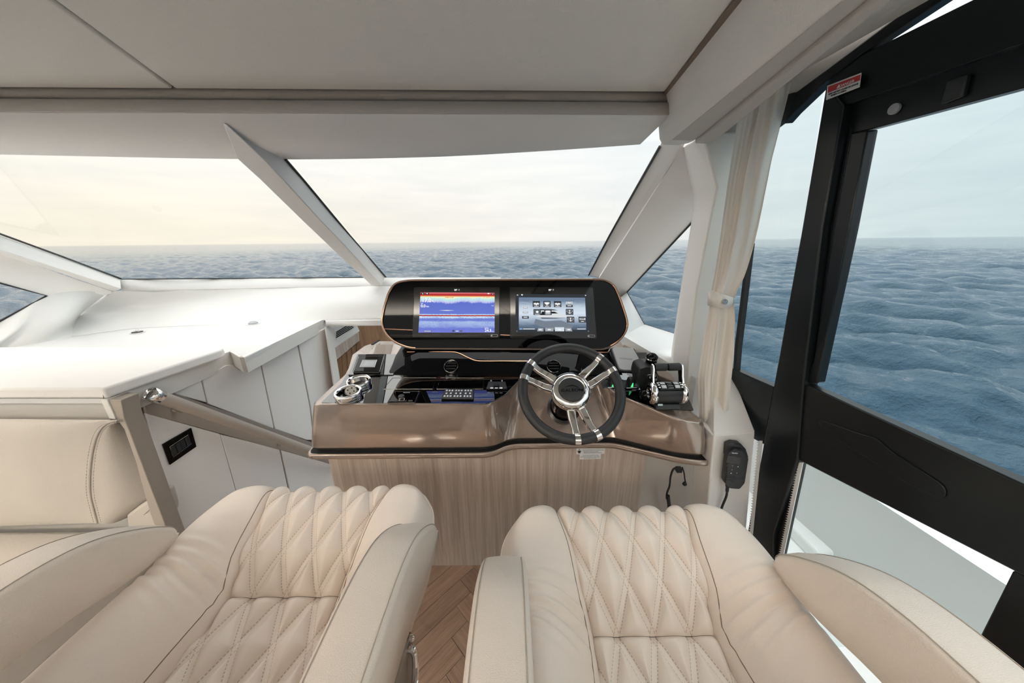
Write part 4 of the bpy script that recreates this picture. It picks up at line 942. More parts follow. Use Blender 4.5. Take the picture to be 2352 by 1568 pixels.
def icon(u, v, kind, w=.102, h=.155):
    rect(s2, S2, u - w / 2, v - h / 2, u + w / 2, v + h / 2, 'px_dark', 'icon_edge', .0010, .0002, .002)
    rect(s2, S2, u - w / 2 + .006, v - h / 2 + .01, u + w / 2 - .006, v + h / 2 - .01, 'px_icon', 'icon', .0013, .0002)
    q = lambda a, b: S2(u + a * w, v + b * h, .0017)
    if kind == 'anchor':
        b = MB(); b.prism([q(-.04, -.2), q(.04, -.2), q(.04, .34), q(-.04, .34)], pn * .0002); b.prism([q(-.28, .0), q(-.24, -.06), q(0, -.34), q(.24, -.06), q(.28, 0), q(.0, -.22)], pn * .0002); b.prism([q(-.13, .18), q(.13, .18), q(.13, .24), q(-.13, .24)], pn * .0002); b.build('icon_glyph', 'px_white', s2)
        for a in (-.38, .34): rect(s2, lambda x, y, d=0.: q(x, y), a, .05, a + .06, .2, 'px_white', 'icon_glyph')
    elif kind == 'wiper':
        b = MB(); b.prism([q(-.38, .22), q(-.2, .30), q(.2, .30), q(.38, .22), (q(.14, -.08)), q(-.14, -.08)], pn * .0002); b.prism([q(-.04, -.3), q(.04, -.3), q(.04, -.06), q(-.04, -.06)], pn * .0002); b.prism([q(-.3, -.42), q(.3, -.42), q(.3, -.34), q(-.3, -.34)], pn * .0002); b.build('icon_glyph', 'px_white', s2)
    elif kind == 'wash':
        b = MB(); b.prism([q(-.40, .08), q(-.12, .22), q(0, .08), q(.12, .22), q(.40, .08), q(.3, -.08), q(.05, -.1), q(.05, -.26), q(-.05, -.26), q(-.05, -.1), q(-.3, -.08)], pn * .0002); b.prism([q(-.3, -.42), q(.3, -.42), q(.3, -.34), q(-.3, -.34)], pn * .0002); b.build('icon_glyph', 'px_white', s2)
        rect(s2, lambda x, y, d=0.: q(x, y), -.4, .3, .4, .42, 'px_dark', 'icon_glyph')
    elif kind == 'light':
        b = MB(); b.prism([q(.2 * math.cos(k * .785), .02 + .2 * math.sin(k * .785)) for k in range(8)], pn * .0002); b.prism([q(-.3, -.42), q(.3, -.42), q(.3, -.34), q(-.3, -.34)], pn * .0002); b.build('icon_glyph', 'px_white', s2)
    elif kind == 'hull':
        b = MB(); b.prism([q(-.38, .12), q(-.2, .24), q(.2, .24), q(.38, .12), q(.24, -.06), q(-.24, -.06)], pn * .0002)
        for yy in (-.2, -.38): b.prism([q(-.32, yy), q(.32, yy), q(.32, yy + .08), q(-.32, yy + .08)], pn * .0002)
        b.build('icon_glyph', 'px_white', s2)
    elif kind == 'horn':
        b = MB(); b.prism([q(-.4, .2), q(-.1, .14), q(.2, .14), q(.4, .26), q(.4, -.02), q(.2, .04), q(-.4, .04)], pn * .0002); b.prism([q(-.18, -.34), q(.18, -.34), q(.18, -.24), q(-.18, -.24)], pn * .0002); b.build('icon_glyph', 'px_white', s2)
for (u, v, kd) in [(.285, .745, 'wash'), (.43, .745, 'wiper'), (.575, .745, 'wash'), (.295, .54, 'light'), (.44, .54, 'hull'), (.735, .545, 'anchor'), (.745, .345, 'anchor'), (.905, .345, 'horn')]: icon(u, v, kd)
def tagkey(u, v, dark):
    rect(s2, S2, u - .045, v - .032, u + .045, v + .032, 'px_light' if not dark else 'px_dark', 'key', .0010, .0002); rect(s2, S2, u - .036, v - .023, u + .036, v + .023, 'px_grey' if not dark else 'px_icon', 'key', .0013, .0002)
    rect(s2, S2, u - .026, v - .004, u + .026, v + .012, 'px_white', 'caption', .0016, .0002)
for u, v, d in [(.735, .775, 0), (.735, .70, 1), (.135, .655, 0), (.135, .53, 0), (.135, .40, 1)]: tagkey(u, v, d)
for k, (u0, u1, m_) in enumerate([(.29, .375, 'px_grey'), (.40, .51, 'px_grey'), (.53, .655, 'px_light'), (.67, .765, 'px_grey')]):
    w_ = (u1 - u0) * .2
    MB().prism([S2(u0, .04, .001), S2(u1, .04, .001), S2(u1 - (w_ if k == 3 else 0), .125 + .02 * (k == 2), .001), S2(u0 + (w_ if k == 0 else 0), .125 + .02 * (k == 2), .001)], pn * .0003).build('tab', m_, s2)
    rect(s2, S2, (u0 + u1) / 2 - .02, .07, (u0 + u1) / 2 + .02, .095, 'px_white', 'tab_symbol', .0015)
rect(s2, S2, .055, .085, .09, .115, 'px_blue', 'status_tag', .001); rect(s2, S2, .10, .092, .26, .108, 'px_white', 'caption', .001); rect(s2, S2, .83, .092, .945, .108, 'px_white', 'caption', .001)
MB().prism([S2(.015, .965, .0006), S2(.04, .965, .0006), S2(.028, .99, .0006)], pn * .0002).build('symbol', 'px_white', s2); rect(s2, S2, .08, .965, .10, .995, 'px_white', 'symbol'); rect(s2, S2, .955, .965, .97, .985, 'px_white', 'symbol')

# ------------------------------------------------------------------ steering wheel
TAU = math.radians(48); wc = Vector((.207, 1.0, 1.098)); wx = Vector((1, 0, 0)); wy = Vector((0, math.sin(TAU), math.cos(TAU))); wz = Vector((0, -math.cos(TAU), math.sin(TAU)))
WR = .171
sw = thing('steering_wheel', wc - wz * .15, 'black leather steering wheel with chrome twin spokes in front of the dash', 'steering wheel')
def wpt(a, r, h=0.): return wc + (wx * math.cos(a) + wy * math.sin(a)) * r + wz * h
MB().tube([wpt(2 * math.pi * i / 72, WR) for i in range(72)], .0175, 16, closed=True).build('rim', 'black_leather', sw, sharp=80)
def wang(x, y):
    p = on(x, y, (wc, wz)) - wc; return math.atan2(p.dot(wy), p.dot(wx))
sp_px = [((1374, 826), (1404, 853)), ((1223, 838), (1206, 869)), ((1324, 993), (1364, 986))]
for pair in sp_px:
    aa = [wang(*p) for p in pair]; mid_a = math.atan2(sum(math.sin(a) for a in aa), sum(math.cos(a) for a in aa))
    for a in aa:
        da = math.atan2(math.sin(a - mid_a), math.cos(a - mid_a)); ah = mid_a + math.copysign(.30, da)
        p0 = wpt(ah, .058, -.020); p1 = wpt(ah * 1. + 0, .085, -.022) ; p2 = wpt(a, .135, -.010); p3 = wpt(a, WR - .006, -.001)
        tn = Vector((0, 0, 0)); path = [p0, wpt(mid_a + math.copysign(.245, da), .095, -.018), p2, p3]
        rings = []
        for i, p in enumerate(path):
            t_ = (path[min(i + 1, 3)] - path[max(i - 1, 0)]).normalized(); sd = t_.cross(wz).normalized(); nn = sd.cross(t_)
            w_ = (.0150, .0140, .0120, .0125)[i]; h_ = (.011, .009, .007, .008)[i]
            rings.append([p + sd * w_ * .7 + nn * h_, p + sd * w_ + nn * h_ * .4, p + sd * w_ - nn * h_, p - sd * w_ - nn * h_, p - sd * w_ + nn * h_ * .4, p - sd * w_ * .7 + nn * h_])
        spk = MB().loft(rings).build('spoke', 'chrome', sw, bevel=.0012)
        # collar round the rim
        MB().tube([wpt(a + d, WR) for d in lin(-.052, .052, 7)], .0190, 16).build('collar', 'chrome', spk, sharp=60)
MB().lathe([(.034, -.085), (.046, -.05), (.062, -.035), (.070, -.022), (.0715, -.008), (.067, .004), (.055, .012), (.048, .013), (.0445, .009), (.001, .009)], wc, wz, 48, up=wx).build('hub', 'chrome', sw, sharp=50)
cap_ = MB().lathe([(.0445, .008), (.043, .0115), (.034, .0135), (.001, .0145)], wc, wz, 40, up=wx).build('hub_cap', 'black_leather', sw)
text_mesh('emblem_lettering', 'GALEON', 'black_gloss', cap_, wc - wy * .006, wx + wy * .02, wy, .0145, depth=.0008, lift=.0145, xs=1.35)
MB().tube(smooth_path([wc + wx * a + wy * b + wz * .0152 for a, b in [(-.026, .004), (-.012, .010), (.004, .0125), (.016, .008), (.026, .003)]], 5), [.0003 + .0011 * math.sin(math.pi * i / 20) for i in range(21)], 6).build('emblem_swoosh', 'black_gloss', cap_)
colm = MB().lathe([(.055, -.20), (.052, -.15), (.045, -.10), (.030, -.06), (.028, -.03)], wc, wz, 28, up=wx).build('column', 'black_gloss', sw, sharp=70)
MB().lathe([(.066, -.205), (.066, -.185), (.058, -.18), (.055, -.19)], wc, wz, 28, up=wx).build('column_ring', 'black_satin', sw)

# ================================================================== HELM CHAIRS
PROF = [(-.46, .710), (-.3, .716), (-.16, .720), (-.03, .727), (0, .729), (.03, .753), (.058, .776), (.10, .800), (.158, .823), (.20, .833), (.235, .836), (.262, .829), (.280, .812), (.290, .79), (.293, .755)]
def hprof(y): return interp(y, PROF) if y < .03 else sm_interp(y, PROF[4:])
def wpan(y): return sm_interp(y, [(-.46, .168), (-.16, .158), (0, .1445), (.058, .157), (.158, .168), (.235, .187), (.293, .196)])
def wout(y): return sm_interp(y, [(-.46, .335), (0, .345), (.10, .358), (.16, .357), (.205, .345), (.245, .318), (.272, .280), (.288, .235), (.293, .205)])
YS = lin(-.46, -.002, 92) + lin(.0, .20, 46)[1:] + lin(.20, .293, 26)[1:]
SL = {}
acc = 0.; prev = None
ys_sorted = sorted(set(YS)); arc = []
for y in ys_sorted:
    z = hprof(y)
    if prev: acc += math.hypot(y - prev[0], z - prev[1])
    arc.append((y, acc)); prev = (y, z)
s0 = interp(0., arc)
def sarc(y): return interp(y, arc) - s0
def quilt(x, s):
    A, B = .085, .20; lm = 1 / math.hypot(1 / A, 1 / B); d = 9
    for sg in (1, -1):
        p = x / A + sg * s / B; d = min(d, abs(p - round(p)) * lm)
    d = max(0., d - .0058); return .020 * (1 - math.exp(-d / .0125)) - .0095
def pnormal(y):
    e = .004; dz = (hprof(y + e) - hprof(y - e)) / (2 * e); l = math.hypot(1, dz); return Vector((0, -dz / l, 1 / l))
def make_chair(loc, label):
    t = thing('helm_chair', loc, label, 'chair', 'helm chairs')
    L_ = Vector(loc)
    def quilted(name, ys, crease_end):
        us = lin(-1, 1, 121)
        def f(u, y):
            w = wpan(y); x = u * w; s = sarc(y); n = pnormal(y)
            dsp = quilt(x, s) - .016 * math.exp(-((1 - abs(u)) * w) / .007) - .012 * math.exp(-abs(y) / .006) * (1 if abs(y) < .04 else 0)
            return L_ + Vector((x, y, hprof(y))) + n * dsp
        b = grid(f, us, ys); b.uv = [(u * wpan(y), sarc(y)) for y in ys for u in us]
        return b.build(name, 'quilted_leather', t, sharp=180)
    quilted('seat_cushion', lin(-.46, -.0002, 150), 0)
    quilted('thigh_bolster', lin(.0002, .20, 74) + lin(.20, .293, 34)[1:], 1)
    # side bolsters wrapping forward into the rounded front corners
    wr = [(-.045, .55, .20, .010), (-.015, .42, .012 * 20, .0085), (.012, .30, .22, .010), (.04, .22, .16, .008), (.07, .10, .14, .006), (-.075, .60, .25, .006), (.10, .02, .12, .0045), (.026, .5, .3, .006), (-.03, .2, .33, .005)]
    for sgn in (-1, 1):
        us = lin(0, 1, 46)
        def f(a, y):
            w0, w1 = wpan(y), wout(y); h = hprof(y); zr = .832 if y < .19 else .832 + (hprof(.235) - .832) * (y - .19) / .045
            if y > .235: zr = h
            x = w0 + (w1 - w0) * a - .007 * max(0., 1 - a / .05)
            k = math.sin(math.pi / 2 * min(1, a / .72)); fall = max(0., (a - .72) / .28)
            z = h + (zr - h) * k + .016 * math.sin(math.pi * a) - (.046 * fall ** 2.2 if y < .235 else .046 * fall ** 2.2 * max(.1, (.293 - y) / .058))
            z -= .024 * math.exp(-a * (w1 - w0) / .005)
            yy = y
            env = math.exp(-((y - .01) / .075) ** 2) * min(1, a / .18) * max(0., 1 - a ** 2.2)
            for y0, sl, wd, am in wr:
                dd = y - (y0 + sl * .12 * (a - .5) * 1.0)
                z += env * am * (math.exp(-(dd / .0085) ** 2) - .75 * math.exp(-((dd - .013) / .008) ** 2))
            z -= .012 * math.exp(-((y - .0) / .035) ** 2) * math.sin(math.pi * min(1, a * 1.0)) ** .7
            return L_ + Vector((sgn * x, yy, z))
        b = grid(f, us, YS)
        b.build('side_bolster', 'cream_leather', t, sharp=180)
        # piping along the inner seam and outer edge
        MB().tube([f(0.06, y) + Vector((0, 0, .0)) for y in YS[::3]], .0012, 6).build('seam', 'seam_dark', t)
        MB().tube([f(1.0, y) + Vector((sgn * .001, 0, .0)) for y in YS[::3]], .0030, 6).build('piping', 'cream_leather', t)
    # outer shell skirt
    edge = [Vector((-wout(y), y, .786 if y < .235 else .786 - (y - .235) * .4)) for y in YS[::3]] + [Vector((x, .294, .757)) for x in lin(-.19, .19, 9)] + [Vector((wout(y), y, .786 if y < .235 else .786 - (y - .235) * .4)) for y in YS[::3][::-1]]
    edge = [L_ + e for e in edge]
    dn = lambda p, k, z: L_ + Vector(((p - L_).x * k, (p - L_).y * k, z))
    MB().loft([edge, [dn(p, 1.0, .70) for p in edge], [dn(p, .94, .61) for p in edge], [dn(p, .80, .56) for p in edge]], closed=False, caps=False).build('seat_shell', 'cream_leather', t, solid=.004, sharp=60)
    MB().box(L_ + Vector((0, -.10, .565)), (.44, .52, .03)).build('seat_pan', 'black_plastic', t)
    # arm rests: teardrop pads
    pr = [(-.47, 1.02), (-.22, 1.024), (-.15, 1.020), (-.10, 1.010), (-.06, .996), (-.02, .972), (.02, .940), (.05, .912), (.074, .885), (.080, .868), (.074, .853), (.05, .842), (0.0, .842), (-.06, .853), (-.13, .874), (-.22, .888), (-.47, .90)]
    pr = [(p.x, p.y) for p in round_poly([Vector((a, b_, 0)) for a, b_ in pr], .03, 3)]
    cy = sum(p[0] for p in pr) / len(pr); cz = sum(p[1] for p in pr) / len(pr)
    def ins(d):
        out = []; n = len(pr)
        for i, (y, z) in enumerate(pr):
            ty, tz = pr[(i + 1) % n][0] - pr[i - 1][0], pr[(i + 1) % n][1] - pr[i - 1][1]; l = math.hypot(ty, tz) or 1
            ny, nz = tz / l, -ty / l
            if ny * (-.15 - y) + nz * (.94 - z) < 0: ny, nz = -ny, -nz
            if nz > .5: ny, nz = ny * .25, nz * .25
            out.append((y + ny * d, z + nz * d))
        return out
    for sgn in (-1, 1):
        rings = []
        for dx, d in ((-.050, .013), (-.0485, .008), (-.045, .0038), (-.040, .0012), (-.034, 0), (0, -.003), (.034, 0), (.040, .0012), (.045, .0038), (.0485, .008), (.050, .013)):
            rings.append([L_ + Vector((sgn * (.348 + dx), y, z)) for y, z in ins(d)])
        a_ = MB().loft(rings).build('armrest', 'arm_leather', t, sharp=75)
        top = [(y, z) for y, z in pr if z > .86 and not (y < -.30 and z < .95)]
        top = sorted(top, key=lambda q: q[0])
        top = [q for q in top if q[1] > interp(q[0], [(-.47, .96), (-.1, .94), (.03, .89), (.08, .86)])]
        for dx in (-.041, .041): MB().tube([L_ + Vector((sgn * (.348 + dx), y, z - .0006)) for y, z in top], .0009, 5).build('seam', 'thread', a_)
        # bracket and latch on the outside of the arm
        MB().prism([L_ + Vector((sgn * .352, y, z)) for y, z in [(-.46, .60), (-.20, .60), (-.20, .70), (-.34, .74), (-.38, .88), (-.46, .88)]], (sgn * .012, 0, 0)).build('arm_bracket', 'taupe', t, bevel=.004)
    MB().prism([L_ + Vector((.352, y, z)) for y, z in [(-.20, .615), (-.09, .625), (-.085, .74), (-.14, .76), (-.20, .75)]], (.010, 0, 0)).build('latch_plate', 'taupe', t, bevel=.003)
    MB().tube(smooth_path([L_ + Vector(q) for q in [(.362, -.112, .728), (.376, -.116, .722), (.381, -.135, .695), (.378, -.155, .665), (.362, -.162, .655)]], 4), .0075, 10).build('latch_handle', 'chrome', t)
    for y, z in ((-.100, .742), (-.175, .638)): MB().lathe([(.007, 0), (.007, .008), (.004, .012), (.001, .013)], L_ + Vector((.362, y, z)), (1, 0, 0), 12).build('bolt', 'chrome', t)
    # backrest behind the camera line
    def fb(u, v):
        x = u * (.30 - .03 * v); z = .72 + v * .44; y = -.50 - .05 * v - .02 * math.cos(u * 1.3) + .03 * (u * u) + .05 * (1 - (2 * v - 1) ** 2) * .4
        return L_ + Vector((x, y, z))
    bk = grid(fb, lin(-1, 1, 25), lin(0, 1, 17)); bk.build('backrest', 'cream_leather', t, solid=.07, sharp=60)
    MB().lathe([(.20, .0), (.20, .012), (.07, .03), (.055, .05), (.055, .50), (.10, .53), (.10, .555)], L_ + Vector((0, -.12, 0)), (0, 0, 1), 32).build('pedestal', 'steel', t, sharp=40)
    return t
ch1 = make_chair((.324, .482, 0), 'cream quilted leather helm chair in front of the steering wheel, nearest the door')
ch2 = copy_tree(ch1); ch2.location = (-.602, .575, 0); ch2['label'] = 'cream quilted leather companion chair on the left, beside the sofa and stairs'

# ================================================================== SOFA AND PORT SIDE
so = thing('sofa', (-2.3, .9, 0), 'beige leather sofa with rounded backrest at the left picture edge', 'sofa')
YB = 1.04
pip_px = [(272, 964), (246, 972), (230, 988), (219, 1012), (211, 1050), (207, 1095), (208, 1135), (216, 1170), (224, 1200)]
pip = smooth_path([at(x, y, Y=YB) for x, y in pip_px], 4)
nrow = len(pip)
outp = smooth_path([at(x, y, Y=YB + .07) for x, y in [(276, 962), (290, 968), (300, 985), (308, 1010), (321, 1052), (333, 1092), (344, 1128), (340, 1150), (300, 1185)]], 4)
lft = [at(-800, 955 + (1235 - 955) * i / (nrow - 1), Y=YB) for i in range(nrow)]
def fm(u, k):
    a, b_ = lft[k], pip[k]; p = a.lerp(b_, u); v = k / (nrow - 1)
    p = p + Vector((0, -.03 * math.sin(math.pi * min(1, (1 - u) * 6) / 2) * (1 - (2 * v - 1) ** 4) + .0, 0)); return p
us = [1 - q for q in (0, .004, .01, .02, .035, .055, .08, .11, .15, .2, .35, .6, 1.0)]
b = MB(); n_ = len(us); b.v = [fm(u, k) for k in range(nrow) for u in us]; b.f = [(j * n_ + i, j * n_ + i + 1, (j + 1) * n_ + i + 1, (j + 1) * n_ + i) for j in range(nrow - 1) for i in range(n_ - 1)]
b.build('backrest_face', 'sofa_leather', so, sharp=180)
rings = []
for a in lin(0, 1, 9):
    rings.append([p.lerp(q, a) + Vector((.012 * math.sin(math.pi * a), -.022 * math.sin(math.pi * a), 0)) for p, q in zip(pip, outp)])
MB().loft(rings, closed=False, caps=False).build('backrest_gusset', 'sofa_leather', so, sharp=180)
MB().tube([p + Vector((0, -.002, 0)) for p in pip], .0035, 8).build('piping', 'sofa_leather', so)
for dx in (-9, 8):
    st = smooth_path([at(x + dx, y + (3 if y < 980 else 0), Y=YB - .004 - (.003 if dx > 0 else .008)) for x, y in pip_px], 6); bb = MB()
    for i in range(0, len(st) - 1):
        p, q = st[i], st[i + 1]; n2 = max(1, int((q - p).length / .009))
        for j in range(n2):
            a, e = p.lerp(q, j / n2), p.lerp(q, (j + .6) / n2); bb.tube([a, e], .0011, 4)
    bb.build('stitching', 'thread', so)
# lower end cushion and seat
lc = [at(x, y, Y=YB + .03) for x, y in [(288, 1184), (318, 1162), (342, 1148), (350, 1156), (358, 1180), (364, 1205), (376, 1290), (300, 1290)]]
MB().prism(lc, (0, .10, 0)).build('end_cushion', 'sofa_leather', so, bevel=.012, seg=3)
MB().tube([at(330, 1182, Y=YB + .028), at(345, 1168, Y=YB + .028), at(356, 1160, Y=YB + .028)], .0015, 5).build('seam', 'thread', so)
zs = at(50, 1228, Y=YB).z
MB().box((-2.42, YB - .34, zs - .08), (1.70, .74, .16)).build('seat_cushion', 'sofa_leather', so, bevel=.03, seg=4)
MB().box((-2.38, YB - .30, (zs - .16) / 2), (1.58, .62, zs - .16)).build('plinth', 'taupe', so)
MB().prism([at(-800, 918, Y=1.125), at(252, 918, Y=1.125), at(300, 1000, Y=1.125), at(330, 1250, Y=1.125), at(-800, 1250, Y=1.125)], (0, .03, 0)).build('back_board', 'coving', so)
# padded shelf top
shf = thing('padded_shelf', (-2.2, 1.3, 1.06), 'white padded vinyl shelf top above the sofa back', 'shelf')
ZS = ZD + .05
tp = [at(-800, 797, Z=ZS), at(498, 796, Z=ZS), at(514, 798, Z=ZS), at(506, 803, Z=ZS), at(236, 891, Z=ZS), at(-800, 893, Z=ZS)]
MB().prism(tp, (0, 0, -.044)).build('pad', 'vinyl_white', shf, bevel=.010, seg=4)
MB().tube([at(236, 892, Z=ZS - .004), at(238, 915, Y=at(236, 891, Z=ZS).y - .001)], .0012, 5).build('seam', 'seam_dark', shf)
# taupe end post
pc0 = at(277, 919, Y=1.055); py2 = at(333, 936, X=pc0.x).y
post = MB().prism([at(x, y, Y=1.055) for x, y in [(249, 917), (277, 919), (285, 959), (316, 1040), (348, 1124), (385, 1220), (430, 1335), (400, 1335), (375, 1255), (345, 1180), (312, 1060), (285, 985), (262, 955)]], (0, py2 - 1.055, 0)).build('end_post', 'taupe', bevel=.002); tag(post, 'taupe end post of the sofa back beside the companionway wall', 'post', kind='structure'); post.name = 'trim_8'
# hand rail
hr = thing('handrail', wp(345, 905, .07), 'beige leather wrapped handrail with chrome end cap descending along the companionway', 'handrail')
hA, hB = wp(368, 912, .075), wp(790, 1062, .075); hd_ = (hB - hA).normalized()
MB().tube([hA, hB], .0255, 18).build('tube', 'rail_leather', hr)
cap0 = wp(343, 903, .075)
MB().tube([cap0, hA], .0275, 20, caps=False).build('end_cap', 'chrome', hr, solid=.002)
MB().lathe([(.001, 0), (.024, 0), (.0262, .004)], cap0 + hd_ * .012, hd_, 20).build('cap_disc', 'steel', hr)
for x, y in ((402, 938), (640, 1018)):
    p = wp(x, y, .0); q = p + wn * .06
    br = MB().tube([p, p + wn * .03 - Vector((0, 0, .012)), q + Vector((0, 0, .006))], .008, 10).build('bracket', 'steel', hr)
    MB().lathe([(.016, 0), (.016, .004), (.008, .006)], p, wn, 16).build('bracket_rose', 'steel', br)
# switch plate
swp = thing('switch_plate', wp(408, 1025), 'black glass switch plate with four rocker switches on the white wall', 'switch')
MB().prism([wp(*p, .0005) for p in [(371, 1020), (437, 982), (449, 1025), (388, 1067)]], wn * .007).build('plate', 'black_gloss', swp, bevel=.0015)
fr_ = [(390, 1026), (432, 998.5), (439, 1019), (398, 1049.5)]
MB().tube([wp(*p, .008) for p in fr_], .0016, 6, closed=True).build('frame', 'steel', swp)
P4 = [wp(*p, .0075) for p in fr_]
for k in range(4):
    a, b_ = k / 4 + .012, (k + 1) / 4 - .012
    q = [P4[0].lerp(P4[1], a).lerp(P4[3].lerp(P4[2], a), .08), P4[0].lerp(P4[1], b_).lerp(P4[3].lerp(P4[2], b_), .08), P4[0].lerp(P4[1], b_).lerp(P4[3].lerp(P4[2], b_), .92), P4[0].lerp(P4[1], a).lerp(P4[3].lerp(P4[2], a), .92)]
    MB().prism(q, wn * (.003 + .0012 * (k % 2))).build('rocker', 'black_plastic', swp, bevel=.0008)

# ================================================================== CURTAIN
ct = thing('curtain', at(1640, 1290, Y=1.12), 'gathered beige curtain held by a leather tieback beside the side window', 'curtain')
LE = [(262, 1697), (300, 1690), (420, 1671), (540, 1655), (630, 1641), (672, 1633), (690, 1630), (715, 1628), (760, 1619), (810, 1611), (870, 1603), (960, 1606), (1070, 1598), (1180, 1592), (1330, 1578)]
RE = [(262, 1828), (300, 1815), (420, 1772), (540, 1740), (630, 1712), (672, 1692), (690, 1684), (715, 1688), (760, 1688), (810, 1686), (870, 1680), (960, 1671), (1070, 1661), (1180, 1646), (1330, 1625)]
def fc(a, t):
    # rows slope at the top so that the head follows the pelmet
    y = 262 + t * 1068
    xl, xr_ = interp(y, LE), interp(y, RE); x = xl + (xr_ - xl) * a
    ysh = -118 * a * max(0, 1 - t * 3.2) ** 1.3
    tie = math.exp(-((y - 685) / 60) ** 2)
    if a < .40: ph = a / .40 * 4.0; am = .0012
    else: ph = 4.0 + (a - .40) / .60 * 1.5; am = .0085
    am *= (1 - .55 * tie)
    lowf = 1 if y < 690 else .55
    dy = am * lowf * math.cos(ph * 2 * math.pi) + .012 * math.sin(a * 9 + y * .006)
    return at(x, y + ysh, Y=1.125 - .03 * a - dy * 1.0)
cg = grid(fc, lin(0, 1, 110), lin(0, 1, 64)); cg.build('cloth', 'curtain', ct, sharp=180)
tb = []
for x0, x1, y0, y1 in [(1628, 1628, 668, 702)]: pass
trow = [(1626, 670, 700), (1634, 668, 703), (1648, 671, 706), (1662, 676, 708), (1672, 679, 708), (1681, 682, 699), (1684, 684, 691)]
o_ = [at(x, a, Y=1.055 + .045 * ((x - 1655) / 30) ** 2) for x, a, b_ in trow]; u_ = [at(x, b_, Y=1.055 + .045 * ((x - 1655) / 30) ** 2) for x, a, b_ in trow]
MB().loft([o_, u_], closed=False, caps=False).build('tieback', 'curtain', ct, solid=.004, sharp=180)
MB().lathe([(.0095, 0), (.0085, .003), (.005, .003), (.004, .0015), (.001, .0015)], at(1665, 693, Y=1.052), (0, -1, 0), 16).build('snap_button', 'steel', ct)

# ================================================================== RADIO HANDSET, CABLES, STICKERS
rh = thing('radio_handset', at(1680, 1110, Y=Yp), 'black marine radio handset hanging on the beige side lining by the door', 'radio handset')
def hpt(x, y, d=0.): return at(x, y, Y=Yp - d)
MB().prism([hpt(*p, .002) for p in [(1662, 1013), (1675, 1008), (1692, 1010), (1703, 1022), (1709, 1040), (1700, 1050), (1660, 1040)]], (0, -.026, 0)).build('cradle', 'black_plastic', rh, bevel=.004)
body = round_poly([hpt(*p, .012) for p in [(1663, 1030), (1677, 1021), (1695, 1023), (1708, 1042), (1700, 1098), (1688, 1112), (1666, 1110), (1655, 1098)]], .008, 3)
hb_ = MB().prism(body, (0, -.028, 0)).build('body', 'black_plastic', rh, bevel=.004, seg=3)
mat('lcd_dim', (.03, .018, .016), .15)
MB().prism([hpt(*p, .0405) for p in [(1671, 1045), (1702, 1050), (1699, 1066), (1668, 1061)]], (0, -.001, 0)).build('display', 'lcd_dim', rh)
text_mesh('lettering', 'Raymarine', 'glyph', rh, hpt(1687.5, 1040, .041), Vector((1, 0, -.08)), Vector((0, 0, 1)), .0052, depth=.0002)
for (x, y, s_, m_) in [(1669, 1069, '-', 'red_glyph'), (1682, 1070, '^', 'red_glyph'), (1681, 1078, 'v', 'red_glyph'), (1695, 1071, 'o', 'glyph'), (1667, 1084, '-', 'red_glyph'), (1679, 1086, 'o', 'glyph'), (1692, 1086, '+', 'red_glyph')]: text_mesh('key_symbol', s_, m_, rh, hpt(x, y, .041), Vector((1, 0, -.08)), Vector((0, 0, 1)), .008, depth=.0002)
for k in range(4): MB().tube([hpt(1667 + k * .5, 1092 + k * 3.5, .0405), hpt(1688 - k, 1095 + k * 3.4, .0405)], .0006, 4).build('grille_rib', 'black_rubber', rh)
MB().tube(smooth_path([hpt(1672, 1110, .026), hpt(1670, 1125, .026), hpt(1668, 1140, .02), hpt(1658, 1165, .015), hpt(1650, 1195, .012), hpt(1640, 1260, .01)], 6), [.008 if i < 4 else (.006 if i < 8 else .0042) for i in range(31)], 8).build('cord', 'black_rubber', rh)
cbw = thing('hanging_cable', at(1556, 1075, Y=1.18), 'black cable loop with plug hanging below the console end', 'cable')
MB().tube(smooth_path([at(x, y, Y=1.16) for x, y in [(1556, 1073), (1546, 1078), (1540, 1095), (1538, 1115), (1532, 1132), (1531, 1145)]], 5), .0042, 8).build('lead', 'black_rubber', cbw)
cr_ = MB().tube([at(1534, 1138, Y=1.15), at(1539, 1175, Y=1.15), at(1548, 1240, Y=1.15)], .0085, 10).build('conduit', 'black_rubber', cbw)
MB().tube(smooth_path([at(x, y, Y=1.16) for x, y in [(1567, 1073), (1571, 1085), (1573, 1100), (1575, 1108)]], 5), .003, 8).build('lead', 'black_rubber', cbw)
MB().lathe([(.001, 0), (.009, 0), (.010, .008), (.006, .014), (.001, .015)], at(1570, 1109, Y=1.16), (.4, -.9, 0), 12).build('plug', 'black_plastic', cbw)
MB().box(at(1559, 1078, Y=1.17), (.022, .02, .02)).build('clip', 'black_plastic', cbw)

def sticker(name, px, lines, label, figure=False):
    Yf = 1.1985; q = [at(*p, Y=Yf) for p in px]
    t = thing(name, q[3], label, 'sticker')
    MB().prism(q, (0, -.001, 0)).build('sheet', 'label_white', t)
    for (txt, x, y, sz) in lines: text_mesh('lettering', txt, 'ink', t, at(x, y, Y=Yf - .0011), (1, 0, 0), (0, 0, 1), sz, depth=.0001)
    if figure:
        x0, y0 = 1330.5, 1036
        MB().prism([at(*p, Y=Yf - .0012) for p in [(1325, 1037), (1328.5, 1034.5), (1333, 1034.5), (1336, 1037), (1333.5, 1036.8), (1333, 1040.6), (1328, 1040.6), (1327.7, 1036.8)]], (0, -.0002, 0)).build('figure', 'ink', t)
        MB().lathe([(.001, 0), (.0028, 0), (.0028, .0003), (.001, .0003)], at(1330.7, 1032, Y=Yf - .0012), (0, -1, 0), 10).build('figure_head', 'ink', t)
